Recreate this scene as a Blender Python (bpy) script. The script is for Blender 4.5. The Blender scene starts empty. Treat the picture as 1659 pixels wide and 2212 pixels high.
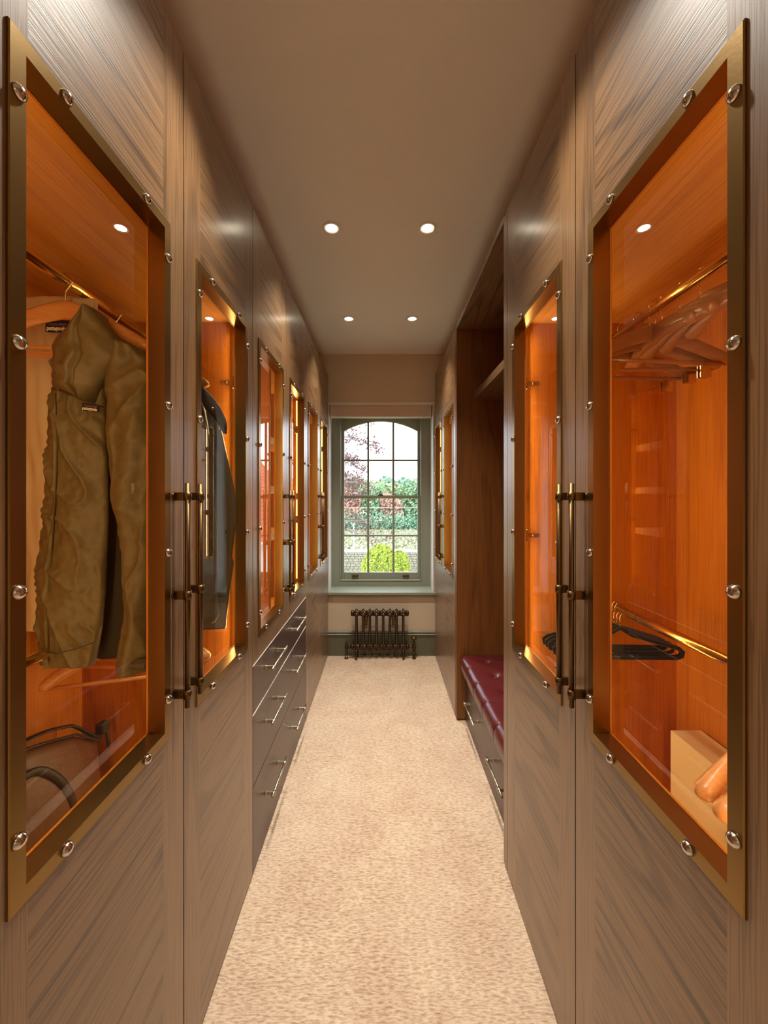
import bpy, bmesh, math, random
from math import sin, cos, pi, radians, sqrt
from mathutils import Vector, Matrix, noise
random.seed(7)
S = bpy.context.scene
C = S.collection

# ------------------------------------------------------------------ camera
EYE = 1.43
cam_d = bpy.data.cameras.new('camera'); cam = bpy.data.objects.new('camera', cam_d); C.objects.link(cam)
cam.location = (0, 0, EYE); cam.rotation_euler = (radians(90), 0, 0)
cam_d.sensor_fit = 'HORIZONTAL'; cam_d.sensor_width = 36; cam_d.lens = 36 * 830 / 1659
cam_d.shift_x = 3.5 / 1659; cam_d.shift_y = -34 / 1659
cam_d.clip_start = 0.02; cam_d.clip_end = 300
S.camera = cam

# ------------------------------------------------------------------ colour management, world
S.view_settings.view_transform = 'Standard'; S.view_settings.look = 'None'
S.view_settings.gamma = 1.0; S.view_settings.use_curve_mapping = False
S.view_settings.exposure = 1.2
S.cycles.max_bounces = 10; S.cycles.transparent_max_bounces = 24
S.cycles.diffuse_bounces = 5; S.cycles.glossy_bounces = 6; S.cycles.caustics_reflective = False
S.cycles.sample_clamp_indirect = 4.0; S.cycles.use_denoising = True

SKY = 2.2
w = bpy.data.worlds.new('sky'); S.world = w; w.use_nodes = True
nt = w.node_tree; nt.nodes.clear()
wo = nt.nodes.new('ShaderNodeOutputWorld'); wb = nt.nodes.new('ShaderNodeBackground')
tc = nt.nodes.new('ShaderNodeTexCoord'); mp = nt.nodes.new('ShaderNodeMapping')
mp.inputs['Scale'].default_value = (1.2, 1.2, 4)
nz = nt.nodes.new('ShaderNodeTexNoise'); nz.inputs['Scale'].default_value = 2.0; nz.inputs['Detail'].default_value = 4
cr = nt.nodes.new('ShaderNodeValToRGB')
cr.color_ramp.elements[0].position = 0.35; cr.color_ramp.elements[0].color = (0.62, 0.78, 1.0, 1)
cr.color_ramp.elements[1].position = 0.6; cr.color_ramp.elements[1].color = (0.88, 0.94, 1.0, 1)
nt.links.new(tc.outputs['Generated'], mp.inputs['Vector']); nt.links.new(mp.outputs[0], nz.inputs['Vector'])
nt.links.new(nz.outputs['Fac'], cr.inputs[0]); nt.links.new(cr.outputs[0], wb.inputs['Color'])
wb.inputs['Strength'].default_value = SKY
nt.links.new(wb.outputs[0], wo.inputs[0])

# light levels
DOWN_W = 35.0        # each ceiling downlight spot
LED_W = 1.5          # each wardrobe strip
WARM = (1.0, 0.93, 0.80)
AMBER = (1.0, 0.68, 0.30)

# ------------------------------------------------------------------ materials
def new_mat(name):
    m = bpy.data.materials.new(name); m.use_nodes = True
    nt = m.node_tree
    return m, nt, nt.nodes['Principled BSDF']
def lin(r, g, b):
    f = lambda c: (c / 255 / 12.92) if c / 255 <= .04045 else ((c / 255 + .055) / 1.055) ** 2.4
    return (f(r), f(g), f(b), 1)
def plain(name, col, rough=.5, metal=0, bump=0, bscale=60, var=0, coat=0, spec=.5, sheen=0):
    m, nt, p = new_mat(name)
    p.inputs['Base Color'].default_value = col; p.inputs['Roughness'].default_value = rough
    p.inputs['Metallic'].default_value = metal; p.inputs['Coat Weight'].default_value = coat
    p.inputs['Specular IOR Level'].default_value = spec; p.inputs['Sheen Weight'].default_value = sheen
    if bump or var:
        t = nt.nodes.new('ShaderNodeTexCoord'); n = nt.nodes.new('ShaderNodeTexNoise')
        n.inputs['Scale'].default_value = bscale; n.inputs['Detail'].default_value = 4
        nt.links.new(t.outputs['Object'], n.inputs['Vector'])
        if bump:
            b = nt.nodes.new('ShaderNodeBump'); b.inputs['Strength'].default_value = bump; b.inputs['Distance'].default_value = .004
            nt.links.new(n.outputs['Fac'], b.inputs['Height']); nt.links.new(b.outputs[0], p.inputs['Normal'])
        if var:
            r = nt.nodes.new('ShaderNodeValToRGB')
            r.color_ramp.elements[0].color = tuple(c * (1 - var) for c in col[:3]) + (1,)
            r.color_ramp.elements[1].color = tuple(min(1, c * (1 + var)) for c in col[:3]) + (1,)
            r.color_ramp.elements[0].position = .3; r.color_ramp.elements[1].position = .7
            nt.links.new(n.outputs['Fac'], r.inputs[0]); nt.links.new(r.outputs[0], p.inputs['Base Color'])
    return m
def emit(name, col, s):
    m, nt, p = new_mat(name)
    p.inputs['Base Color'].default_value = (0, 0, 0, 1)
    p.inputs['Emission Color'].default_value = col; p.inputs['Emission Strength'].default_value = s
    return m
def wood(name, light, dark, axis, rough=.42, rings=11.0, cross=3.6, contrast=1.0, spec=.5, coat=0.0):
    m, nt, p = new_mat(name); N = nt.nodes; L = nt.links
    t = N.new('ShaderNodeTexCoord'); oi = N.new('ShaderNodeObjectInfo')
    sc = N.new('ShaderNodeVectorMath'); sc.operation = 'SCALE'; sc.inputs['Scale'].default_value = 1
    cmb = N.new('ShaderNodeCombineXYZ'); mul = N.new('ShaderNodeMath'); mul.operation = 'MULTIPLY'; mul.inputs[1].default_value = 9.3
    L.new(oi.outputs['Random'], mul.inputs[0])
    for i in range(3): L.new(mul.outputs[0], cmb.inputs[i])
    add = N.new('ShaderNodeVectorMath'); add.operation = 'ADD'
    L.new(t.outputs['Object'], add.inputs[0]); L.new(cmb.outputs[0], add.inputs[1])
    def mapped(along, acr):
        mp = N.new('ShaderNodeMapping')
        mp.inputs['Scale'].default_value = [along if 'XYZ'[i] == axis else acr for i in range(3)]
        L.new(add.outputs[0], mp.inputs['Vector']); return mp
    a = mapped(.42, cross)
    n = N.new('ShaderNodeTexNoise'); n.inputs['Scale'].default_value = 1; n.inputs['Detail'].default_value = 1.5
    n.inputs['Distortion'].default_value = .35; L.new(a.outputs[0], n.inputs['Vector'])
    k = N.new('ShaderNodeMath'); k.operation = 'MULTIPLY'; k.inputs[1].default_value = rings * 2 * pi
    L.new(n.outputs['Fac'], k.inputs[0])
    s = N.new('ShaderNodeMath'); s.operation = 'SINE'; L.new(k.outputs[0], s.inputs[0])
    r = N.new('ShaderNodeValToRGB'); r.color_ramp.elements[0].position = .68; r.color_ramp.elements[1].position = .97
    r.color_ramp.elements[0].color = (0, 0, 0, 1); r.color_ramp.elements[1].color = (1, 1, 1, 1)
    L.new(s.outputs[0], r.inputs[0])
    b = mapped(5, 280)
    pn = N.new('ShaderNodeTexNoise'); pn.inputs['Scale'].default_value = 1; pn.inputs['Detail'].default_value = 3
    L.new(b.outputs[0], pn.inputs['Vector'])
    pr = N.new('ShaderNodeValToRGB'); pr.color_ramp.elements[0].position = .46; pr.color_ramp.elements[1].position = .62
    L.new(pn.outputs['Fac'], pr.inputs[0])
    # broad tone change along the board
    cN = mapped(.8, 2.2)
    bn = N.new('ShaderNodeTexNoise'); bn.inputs['Scale'].default_value = 1.3; L.new(cN.outputs[0], bn.inputs['Vector'])
    m1 = N.new('ShaderNodeMath'); m1.operation = 'MULTIPLY'; m1.inputs[1].default_value = .35 * contrast; L.new(r.outputs[0], m1.inputs[0])
    m2 = N.new('ShaderNodeMath'); m2.operation = 'MULTIPLY_ADD'; m2.inputs[1].default_value = .5 * contrast; L.new(pr.outputs[0], m2.inputs[0]); L.new(m1.outputs[0], m2.inputs[2])
    m3 = N.new('ShaderNodeMath'); m3.operation = 'MULTIPLY_ADD'; m3.inputs[1].default_value = .45 * contrast; m3.use_clamp = True
    L.new(bn.outputs['Fac'], m3.inputs[0]); L.new(m2.outputs[0], m3.inputs[2])
    mix = N.new('ShaderNodeMix'); mix.data_type = 'RGBA'
    mix.inputs[6].default_value = light; mix.inputs[7].default_value = dark
    L.new(m3.outputs[0], mix.inputs[0]); L.new(mix.outputs[2], p.inputs['Base Color'])
    bp = N.new('ShaderNodeBump'); bp.inputs['Strength'].default_value = .25; bp.inputs['Distance'].default_value = .0008
    inv = N.new('ShaderNodeMath'); inv.operation = 'SUBTRACT'; inv.inputs[0].default_value = 1; L.new(pr.outputs[0], inv.inputs[1])
    L.new(inv.outputs[0], bp.inputs['Height']); L.new(bp.outputs[0], p.inputs['Normal'])
    p.inputs['Roughness'].default_value = rough; p.inputs['Specular IOR Level'].default_value = spec
    p.inputs['Coat Weight'].default_value = coat; p.inputs['Coat Roughness'].default_value = .23
    return m
def thin_glass(name, tint=(.97, .97, .96, 1), faces=2):
    """sheet glass: clear, with mirror reflection rising towards grazing angles the same from both sides"""
    m = bpy.data.materials.new(name); m.use_nodes = True; nt = m.node_tree; nt.nodes.clear()
    o = nt.nodes.new('ShaderNodeOutputMaterial'); tr = nt.nodes.new('ShaderNodeBsdfTransparent'); tr.inputs[0].default_value = tint
    gl = nt.nodes.new('ShaderNodeBsdfGlossy'); gl.inputs['Roughness'].default_value = 0.0
    g = nt.nodes.new('ShaderNodeNewGeometry')
    d = nt.nodes.new('ShaderNodeVectorMath'); d.operation = 'DOT_PRODUCT'
    nt.links.new(g.outputs['Incoming'], d.inputs[0]); nt.links.new(g.outputs['Normal'], d.inputs[1])
    def math_(op, a, b=None):
        n = nt.nodes.new('ShaderNodeMath'); n.operation = op
        for k, v in enumerate((a, b)):
            if v is None: continue
            if isinstance(v, (int, float)): n.inputs[k].default_value = v
            else: nt.links.new(v, n.inputs[k])
        return n.outputs[0]
    c = math_('ABSOLUTE', d.outputs['Value'])
    F = math_('ADD', math_('MULTIPLY', math_('POWER', math_('SUBTRACT', 1.0, c), 5.0), .957), .043)
    if faces == 2: F = math_('DIVIDE', math_('MULTIPLY', F, 2.0), math_('ADD', F, 1.0))
    mx = nt.nodes.new('ShaderNodeMixShader')
    nt.links.new(F, mx.inputs[0])
    nt.links.new(tr.outputs[0], mx.inputs[1]); nt.links.new(gl.outputs[0], mx.inputs[2]); nt.links.new(mx.outputs[0], o.inputs[0])
    return m

WL, WD = lin(148, 111, 73), lin(72, 48, 29)
M = {}
M['oak_h'] = wood('smoked oak veneer, level grain', WL, WD, 'Y', coat=.6)
M['oak_v'] = wood('smoked oak veneer, upright grain', WL, WD, 'Z', contrast=.8, rings=5, coat=.6)
IL, IDK = lin(212, 130, 34), lin(168, 92, 14)
M['in_v'] = wood('warm oak interior, upright grain', IL, IDK, 'Z', rings=6, rough=.5, contrast=.8)
M['in_h'] = wood('warm oak interior, level grain', lin(228, 160, 72), lin(188, 118, 40), 'Y', rings=6, rough=.5, contrast=.8)  # lighter than the upright boards, standing in for lamp light on level ones
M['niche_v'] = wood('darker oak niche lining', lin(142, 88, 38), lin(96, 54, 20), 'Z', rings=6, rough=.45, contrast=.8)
M['plum'] = wood('dark plum stained drawer veneer', lin(80, 52, 47), lin(48, 30, 28), 'Y', rough=.4, contrast=.7, coat=.3)
M['wall'] = plain('cream wall paint', lin(212, 194, 170), .85, bump=.15, bscale=300)
M['ceil'] = plain('ceiling paint', lin(240, 237, 232), .9, bump=.1, bscale=300)
M['green'] = plain('grey green window paint', lin(150, 156, 140), .38)
M['skirt'] = plain('olive grey skirting paint', lin(104, 104, 84), .4)
M['reveal'] = plain('white reveal paint', lin(224, 222, 216), .6)
M['blind'] = plain('pale roller blind fabric', lin(214, 196, 182), .8, bump=.2, bscale=600)
M['brass'] = plain('antique brass', lin(156, 126, 74), .3, metal=1, bump=.03, bscale=200)
M['brassrod'] = plain('polished brass rail', lin(240, 204, 120), .2, metal=1)
M['handle'] = plain('dark aged brass', lin(104, 80, 50), .36, metal=1)
M['pewter'] = plain('brushed nickel drawer pull', lin(206, 196, 168), .28, metal=1)
M['stud'] = plain('nickel stud', lin(210, 204, 196), .16, metal=1)
M['steel'] = plain('bright hook wire', lin(224, 200, 160), .15, metal=1)
M['bronze'] = plain('bronzed cast iron', lin(92, 72, 54), .32, metal=.85, bump=.2, bscale=90)
M['leather'] = plain('oxblood leather', lin(84, 25, 27), .34, bump=.12, bscale=160, coat=.2)
M['glass'] = thin_glass('door glass', (.97, .93, .86, 1), 2)
M['pane'] = thin_glass('window glass', (.985, .995, .99, 1), 1)
M['edgeglint'] = plain('painted drawer edge highlight', lin(236, 228, 216), .35)
M['gap'] = plain('dark shadow gap', lin(30, 20, 16), .8)
M['olive'] = plain('olive nylon', lin(108, 92, 56), .55, bump=.8, bscale=35, var=.12)
M['olive_dk'] = plain('dark olive nylon', lin(76, 66, 40), .7)
M['shade'] = plain('olive cloth darkened for shade', lin(42, 34, 20), .85)
M['cream'] = plain('cream lining cloth', lin(206, 184, 146), .85, bump=.25, bscale=25)
M['black'] = plain('near black cloth', lin(26, 22, 22), .7)
M['velvet'] = plain('black velvet flocking', lin(20, 16, 18), .9, sheen=.3)
M['coat'] = plain('waxed dark cloth', lin(74, 66, 50), .5, bump=.3, bscale=20)
M['hanger'] = wood('beech hanger', lin(226, 160, 96), lin(190, 118, 60), 'X', rough=.35, contrast=.5, coat=.3)
M['walnut'] = wood('walnut hanger', lin(164, 106, 62), lin(112, 64, 34), 'X', rough=.3, contrast=.5, coat=.4)
M['bag'] = plain('brown leather', lin(98, 58, 32), .45, bump=.25, bscale=70, var=.15)
M['strap'] = plain('dark bridle leather', lin(40, 26, 20), .5)
M['card'] = plain('cream board', lin(236, 214, 170), .8)
M['labelblk'] = plain('label black', lin(30, 26, 38), .8)
M['labelpur'] = plain('label purple peaks', lin(96, 66, 88), .8)
M['labeltxt'] = plain('label thread white', lin(240, 226, 200), .8)
M['led'] = emit('amber strip lamp', (1.0, .62, .18, 1), 2.2)
M['lamp'] = emit('downlight lens', (1.0, .86, .62, 1), 12)
M['carpet'] = None

# ------------------------------------------------------------------ mesh helpers
class MB:
    def __init__(s): s.v = []; s.f = []; s.sm = []
    def add(s, vs, fs, smooth=False):
        o = len(s.v); s.v += [tuple(v) for v in vs]
        for f in fs: s.f.append([i + o for i in f]); s.sm.append(smooth)
        return s
    def box(s, a, b, bev=0):
        x0, x1 = sorted((a[0], b[0])); y0, y1 = sorted((a[1], b[1])); z0, z1 = sorted((a[2], b[2]))
        bev = min(bev, (x1 - x0) * .45, (y1 - y0) * .45, (z1 - z0) * .45)
        if bev <= 0:
            vs = [(x, y, z) for x in (x0, x1) for y in (y0, y1) for z in (z0, z1)]
            return s.add(vs, [(0, 1, 3, 2), (4, 6, 7, 5), (0, 4, 5, 1), (2, 3, 7, 6), (0, 2, 6, 4), (1, 5, 7, 3)])
        vs = []; idx = {}
        c = [(x0, x1), (y0, y1), (z0, z1)]
        for i in (0, 1):
            for j in (0, 1):
                for k in (0, 1):
                    for ax in range(3):
                        p = [c[0][i], c[1][j], c[2][k]]
                        for q in range(3):
                            if q != ax: p[q] += bev * (1 if (i, j, k)[q] == 0 else -1)
                        idx[(i, j, k, ax)] = len(vs); vs.append(p)
        fs = []
        for ax in range(3):
            o = [q for q in range(3) if q != ax]
            for side in (0, 1):
                loop = []
                for (u, v_) in ((0, 0), (1, 0), (1, 1), (0, 1)):
                    key = [0, 0, 0]; key[ax] = side; key[o[0]] = u; key[o[1]] = v_
                    loop.append(idx[(*key, ax)])
                fs.append(loop)
        for ax in range(3):
            o = [q for q in range(3) if q != ax]
            for u in (0, 1):
                for v_ in (0, 1):
                    k0 = [0, 0, 0]; k0[o[0]] = u; k0[o[1]] = v_; k1 = list(k0); k1[ax] = 1
                    fs.append([idx[(*k0, o[0])], idx[(*k1, o[0])], idx[(*k1, o[1])], idx[(*k0, o[1])]])
        for i in (0, 1):
            for j in (0, 1):
                for k in (0, 1): fs.append([idx[(i, j, k, a_)] for a_ in range(3)])
        return s.add(vs, fs)
    def tube(s, pts, r, n=10, cap=True, flat=None, smooth=True):
        """pts: path; r: radius or list; flat: (w,h) per point multiplies -> elliptical section [side, up]"""
        pts = [Vector(p) for p in pts]; m = len(pts)
        rs = r if isinstance(r, (list, tuple)) else [r] * m
        vs = []; prev = None
        for i, p in enumerate(pts):
            d = (pts[min(i + 1, m - 1)] - pts[max(i - 1, 0)]).normalized()
            if prev is None:
                up = Vector((0, 0, 1)) if abs(d.z) < .9 else Vector((0, 1, 0))
            else: up = prev
            side = d.cross(up).normalized(); up = side.cross(d).normalized(); prev = up
            rr = rs[i]; a, b = (rr, rr) if not isinstance(rr, tuple) else rr
            for j in range(n):
                t = 2 * pi * j / n
                vs.append(p + side * cos(t) * a + up * sin(t) * b)
        fs = [[i * n + j, i * n + (j + 1) % n, (i + 1) * n + (j + 1) % n, (i + 1) * n + j] for i in range(m - 1) for j in range(n)]
        o = len(s.v); s.add(vs, fs, smooth)
        if cap:
            s.f.append([o + j for j in range(n)][::-1]); s.sm.append(False)
            s.f.append([o + (m - 1) * n + j for j in range(n)]); s.sm.append(False)
        return s
    def lathe(s, c, prof, n=16, axis='Z'):
        """prof list of (r, h)"""
        vs = []
        for r, h in prof:
            for j in range(n):
                t = 2 * pi * j / n; x, y = r * cos(t), r * sin(t)
                q = {'Z': (x, y, h), 'X': (h, x, y), 'Y': (x, h, y)}[axis]
                vs.append((c[0] + q[0], c[1] + q[1], c[2] + q[2]))
        m = len(prof)
        fs = [[i * n + j, i * n + (j + 1) % n, (i + 1) * n + (j + 1) % n, (i + 1) * n + j] for i in range(m - 1) for j in range(n)]
        fs += [[j for j in range(n)][::-1], [(m - 1) * n + j for j in range(n)]]
        return s.add(vs, fs, True)
    def grid(s, P, smooth=True, close=False):
        R = len(P); K = len(P[0]); vs = [p for row in P for p in row]
        fs = [[i * K + j, i * K + j + 1, (i + 1) * K + j + 1, (i + 1) * K + j] for i in range(R - 1) for j in range(K - 1)]
        if close: fs += [[i * K + K - 1, i * K, (i + 1) * K, (i + 1) * K + K - 1] for i in range(R - 1)]
        return s.add(vs, fs, smooth)
    def mesh(s, name, off=(0, 0, 0)):
        me = bpy.data.meshes.new(name)
        me.from_pydata([(v[0] - off[0], v[1] - off[1], v[2] - off[2]) for v in s.v], [], s.f)
        me.polygons.foreach_set('use_smooth', s.sm)
        bm = bmesh.new(); bm.from_mesh(me); bmesh.ops.recalc_face_normals(bm, faces=bm.faces); bm.to_mesh(me); bm.free()
        return me
ORG = {}
def empty(name, loc, label=None, cat=None, group=None, rot=(0, 0, 0)):
    o = bpy.data.objects.new(name, None); C.objects.link(o); o.location = loc; o.rotation_euler = rot
    o.empty_display_size = .05; ORG[o.name] = tuple(loc)
    tag(o, label, cat, group); return o
def tag(o, label=None, cat=None, group=None, kind=None):
    if label: o['label'] = label
    if cat: o['category'] = cat
    if group: o['group'] = group
    if kind: o['kind'] = kind
    return o
def put(name, mb, mat, parent=None, loc=(0, 0, 0), local=False, label=None, kind=None):
    """link a mesh object. world coordinates unless local=True"""
    if parent is not None and not local: off = ORG[parent.name]
    elif parent is None and not local: off = loc
    else: off = (0, 0, 0)
    me = mb.mesh(name, off) if isinstance(mb, MB) else mb
    if not me.materials: me.materials.append(mat)
    o = bpy.data.objects.new(name, me); C.objects.link(o)
    if parent is not None: o.parent = parent; ORG[o.name] = off
    else: o.location = loc; ORG[o.name] = tuple(loc)
    if label: o['label'] = label
    if kind: o['kind'] = kind
    return o
def copy_tree(o, parent=None):
    c = o.copy(); C.objects.link(c); c.parent = parent
    for ch in o.children: copy_tree(ch, c)
    return c

FL, FR = .486, .4725           # corridor half widths (door faces)
DEPTH = .625
TOP = 1.084 + EYE              # top of the cupboards
CEIL = EYE + 1.28
YW = 3.46                      # inner face of the window wall

# ------------------------------------------------------------------ shell of the room
def carpet_mat():
    m, nt, p = new_mat('cream wool carpet'); N = nt.nodes; L = nt.links
    t = N.new('ShaderNodeTexCoord')
    a = N.new('ShaderNodeTexNoise'); a.inputs['Scale'].default_value = 5; a.inputs['Detail'].default_value = 3; a.inputs['Distortion'].default_value = .6
    L.new(t.outputs['Object'], a.inputs['Vector'])
    b = N.new('ShaderNodeTexNoise'); b.inputs['Scale'].default_value = 210; b.inputs['Detail'].default_value = 3
    mp = N.new('ShaderNodeMapping'); mp.inputs['Scale'].default_value = (.26, 1, 1); L.new(t.outputs['Object'], mp.inputs['Vector']); L.new(mp.outputs[0], b.inputs['Vector'])
    r1 = N.new('ShaderNodeValToRGB'); r1.color_ramp.elements[0].position = .35; r1.color_ramp.elements[1].position = .68
    r1.color_ramp.elements[0].color = lin(210, 184, 160); r1.color_ramp.elements[1].color = lin(220, 198, 172)
    L.new(a.outputs['Fac'], r1.inputs[0])
    r2 = N.new('ShaderNodeValToRGB'); r2.color_ramp.elements[0].position = .36; r2.color_ramp.elements[1].position = .6
    r2.color_ramp.elements[0].color = (.62, .52, .46, 1); r2.color_ramp.elements[1].color = (1, 1, 1, 1)  # darker where the bump is low, groove shade put into the colour
    L.new(b.outputs['Fac'], r2.inputs[0])
    mx = N.new('ShaderNodeMix'); mx.data_type = 'RGBA'; mx.blend_type = 'MULTIPLY'; mx.inputs[0].default_value = .8
    L.new(r1.outputs[0], mx.inputs[6]); L.new(r2.outputs[0], mx.inputs[7]); L.new(mx.outputs[2], p.inputs['Base Color'])
    bp = N.new('ShaderNodeBump'); bp.inputs['Strength'].default_value = .7; bp.inputs['Distance'].default_value = .006
    L.new(b.outputs['Fac'], bp.inputs['Height']); L.new(bp.outputs[0], p.inputs['Normal'])
    p.inputs['Roughness'].default_value = .95; p.inputs['Sheen Weight'].default_value = .3; p.inputs['Specular IOR Level'].default_value = .1
    return m
M['carpet'] = carpet_mat()
YB = -1.3
put('floor', MB().box((-1.25, YB, -.12), (1.25, YW, -.012)), M['carpet'], kind='structure')
# woven wool surface: short wavy ridges of tufts, real relief
def carpet_surface():
    import numpy as np
    nx, ny = 330, 1240
    xs = np.linspace(-.60, .60, nx); ys = np.linspace(.86, YW, ny)
    X, Y = np.meshgrid(xs, ys)
    rs = np.random.RandomState(3)
    def vn(sx, sy, seed):
        r = np.random.RandomState(seed); gx = int(1.4 / sx) + 3; gy = int(2.8 / sy) + 3
        G = r.rand(gy, gx); u = (X + .65) / sx; v = (Y - .8) / sy
        iu = u.astype(int); iv = v.astype(int); fu = u - iu; fv = v - iv
        fu = fu * fu * (3 - 2 * fu); fv = fv * fv * (3 - 2 * fv)
        return (G[iv, iu] * (1 - fu) * (1 - fv) + G[iv, iu + 1] * fu * (1 - fv) + G[iv + 1, iu] * (1 - fu) * fv + G[iv + 1, iu + 1] * fu * fv)
    ph = vn(.035, .02, 1) * 1.5 + vn(.12, .09, 2) * 2.0
    ridge = .5 + .5 * np.sin(2 * np.pi * (Y / .0125 + ph))
    tuft = vn(.014, .006, 5)
    flat = np.clip(vn(.16, .22, 8) * 1.7 - .5, 0, 1)
    Z = -.003 + .0052 * (ridge * .6 + tuft * .4) * (1 - .6 * flat) + .003 * vn(.2, .25, 9)
    me = bpy.data.meshes.new('carpet'); 
    co = np.stack([X, Y, Z], -1).reshape(-1, 3).astype('f')
    i = np.arange(ny - 1)[:, None] * nx + np.arange(nx - 1)[None, :]
    q = np.stack([i, i + 1, i + nx + 1, i + nx], -1).reshape(-1, 4)
    me.vertices.add(len(co)); me.vertices.foreach_set('co', co.ravel())
    me.loops.add(q.size); me.loops.foreach_set('vertex_index', q.ravel().astype('i'))
    me.polygons.add(len(q)); me.polygons.foreach_set('loop_start', (np.arange(len(q)) * 4).astype('i'))
    me.polygons.foreach_set('use_smooth', [True] * len(q))
    me.update(); me.validate(); return me
cp = put('carpet_pile', carpet_surface(), M['carpet'])
tag(cp, 'cream wool fitted carpet with fine rippled loop texture along the corridor', 'carpet', kind='stuff')

put('ceiling', MB().box((-1.25, YB, CEIL), (1.25, YW, CEIL + .1)), M['ceil'], kind='structure')
put('wall_left', MB().box((-1.25, YB, -.12), (-1.135, YW, CEIL)), M['wall'], kind='structure')
put('wall_right', MB().box((1.12, YB, -.12), (1.25, YW, CEIL)), M['wall'], kind='structure')
put('wall_back', MB().box((-1.25, YB - .1, -.12), (1.25, YB, CEIL)), M['wall'], kind='structure')
OX0, OX1, OZ0, OZ1 = -.489, .463, EYE - .862, EYE + .834
wf = MB(); YO = YW + .34
wf.box((-1.25, YW, -.12), (OX0, YO, CEIL)); wf.box((OX1, YW, -.12), (1.25, YO, CEIL))
wf.box((OX0, YW, OZ1), (OX1, YO, CEIL)); wf.box((OX0, YW, -.12), (OX1, YO, OZ0))
put('wall_front', wf, M['wall'], kind='structure')
# white painted reveal lining with a slim bead round the opening
rv = MB()
rv.box((OX0, YW - .004, OZ0), (OX0 + .006, 3.70, OZ1)); rv.box((OX1 - .006, YW - .004, OZ0), (OX1, 3.70, OZ1))
rv.box((OX0, YW - .004, OZ1 - .006), (OX1, 3.70, OZ1))
rv.box((OX0 - .004, YW - .006, OZ1 - .004), (OX1 + .004, YW + .01, OZ1 + .012), .002)
put('trim_1', rv, M['reveal'], kind='structure')
sill = MB().box((OX0 - .02, YW - .025, OZ0 - .022), (OX1 + .02, 3.70, OZ0 + .003), .003)
sill.box((OX0 - .01, YW - .012, OZ0 - .04), (OX1 + .01, YW, OZ0 - .022), .003)
put('trim_2', sill, M['green'], kind='structure')
sk = MB()
BZ = EYE - 1.213
sk.box((-.52, YW - .018, -.01), (.50, YW, BZ - .03)); sk.box((-.52, YW - .026, BZ - .034), (.50, YW, BZ - .02), .005)
sk.box((-.52, YW - .016, BZ - .02), (.50, YW, BZ), .006)
put('baseboard_front', sk, M['skirt'], kind='structure')

# ------------------------------------------------------------------ sash window
win = bpy.data.objects.new('window_1', None)
C.objects.link(win); win.location = (-.013, 3.67, OZ0); ORG['window_1'] = (-.013, 3.67, OZ0); win['kind'] = 'structure'
def wx(px, Y): return (px - 826) * Y / 830
def wz(py, Y): return EYE + (1072 - py) * Y / 830
fr = MB(); YF = 3.67
ox0, ox1 = OX0 + .006, OX1 - .006; ix0, ix1 = wx(733, YF), wx(912, YF); iz0, iz1 = wz(1255, YF), OZ1 - .05
fr.box((ox0, YF, OZ0), (ix0, YF + .12, OZ1 - .006)); fr.box((ix1, YF, OZ0), (ox1, YF + .12, OZ1 - .006))
fr.box((ix0, YF, OZ0), (ix1, YF + .12, iz0)); fr.box((ix0, YF, iz1), (ix1, YF + .12, OZ1 - .006))
fr.box((ix0, YF + .035, iz0), (wx(739, 3.745), YF + .12, OZ1 - .006)); fr.box((wx(907, 3.745), YF + .035, iz0), (ix1, YF + .12, OZ1 - .006))
put('window_frame', fr, M['green'], win)
bd = MB(); t_ = .012
for (a, b) in (((ix0, iz0), (ix0 + t_, iz1)), ((ix1 - t_, iz0), (ix1, iz1)), ((ix0 + t_, iz0), (ix1 - t_, iz0 + t_))):
    bd.box((a[0], YF - .006, a[1]), (b[0], YF + .03, b[1]), .004)
put('beading', bd, M['green'], win)
def sash(Y, x0, x1, z0, z1, mx, mz, arch=None, th=.035, rail=(.045, .03), stile=.028):
    """x/z limits outer; mx, mz muntin centres"""
    mb = MB(); gx0, gx1, gz0, gz1 = x0 + stile, x1 - stile, z0 + rail[0], z1 - rail[1]
    mb.box((x0, Y, z0), (gx0, Y + th, z1), .003); mb.box((gx1, Y, z0), (x1, Y + th, z1), .003)
    mb.box((gx0, Y, z0), (gx1, Y + th, gz0), .003)
    if not arch: mb.box((gx0, Y, gz1), (gx1, Y + th, z1), .003)
    else:
        sp, ap = arch; n = 20; pts = []
        hw = (gx1 - gx0) / 2; rise = ap - sp; R = (hw * hw + rise * rise) / (2 * rise); cx = (gx0 + gx1) / 2; cz = ap - R
        for i in range(n + 1):
            x = gx0 + (gx1 - gx0) * i / n; pts.append((x, cz + sqrt(max(0, R * R - (x - cx) ** 2))))
        vs = []
        for (x, z) in pts: vs += [(x, Y, z), (x, Y + th, z), (x, Y, z1), (x, Y + th, z1)]
        fs = []
        for i in range(n):
            a = i * 4; b = a + 4
            fs += [(a, b, b + 1, a + 1), (a, a + 2, b + 2, b), (a + 1, b + 1, b + 3, a + 3), (a + 2, a + 3, b + 3, b + 2)]
        mb.add(vs, fs)
    so = put('sash', mb, M['green'], win)
    for x in mx: put('glazing_bar', MB().box((x - .010, Y + .002, gz0), (x + .010, Y + th - .004, (arch[1] if arch else gz1)), .003), M['green'], so)
    for z in mz: put('glazing_bar', MB().box((gx0, Y + .003, z - .009), (gx1, Y + th - .005, z + .009), .003), M['green'], so)
    xs = [gx0] + list(mx) + [gx1]; zs = [gz0] + list(mz) + [arch[1] + .01 if arch else gz1]
    for i in range(len(xs) - 1):
        for j in range(len(zs) - 1):
            put('pane', MB().box((xs[i], Y + .016, zs[j]), (xs[i + 1], Y + .019, zs[j + 1])), M['pane'], so)
    return so
YL, YU = 3.70, 3.745
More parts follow.
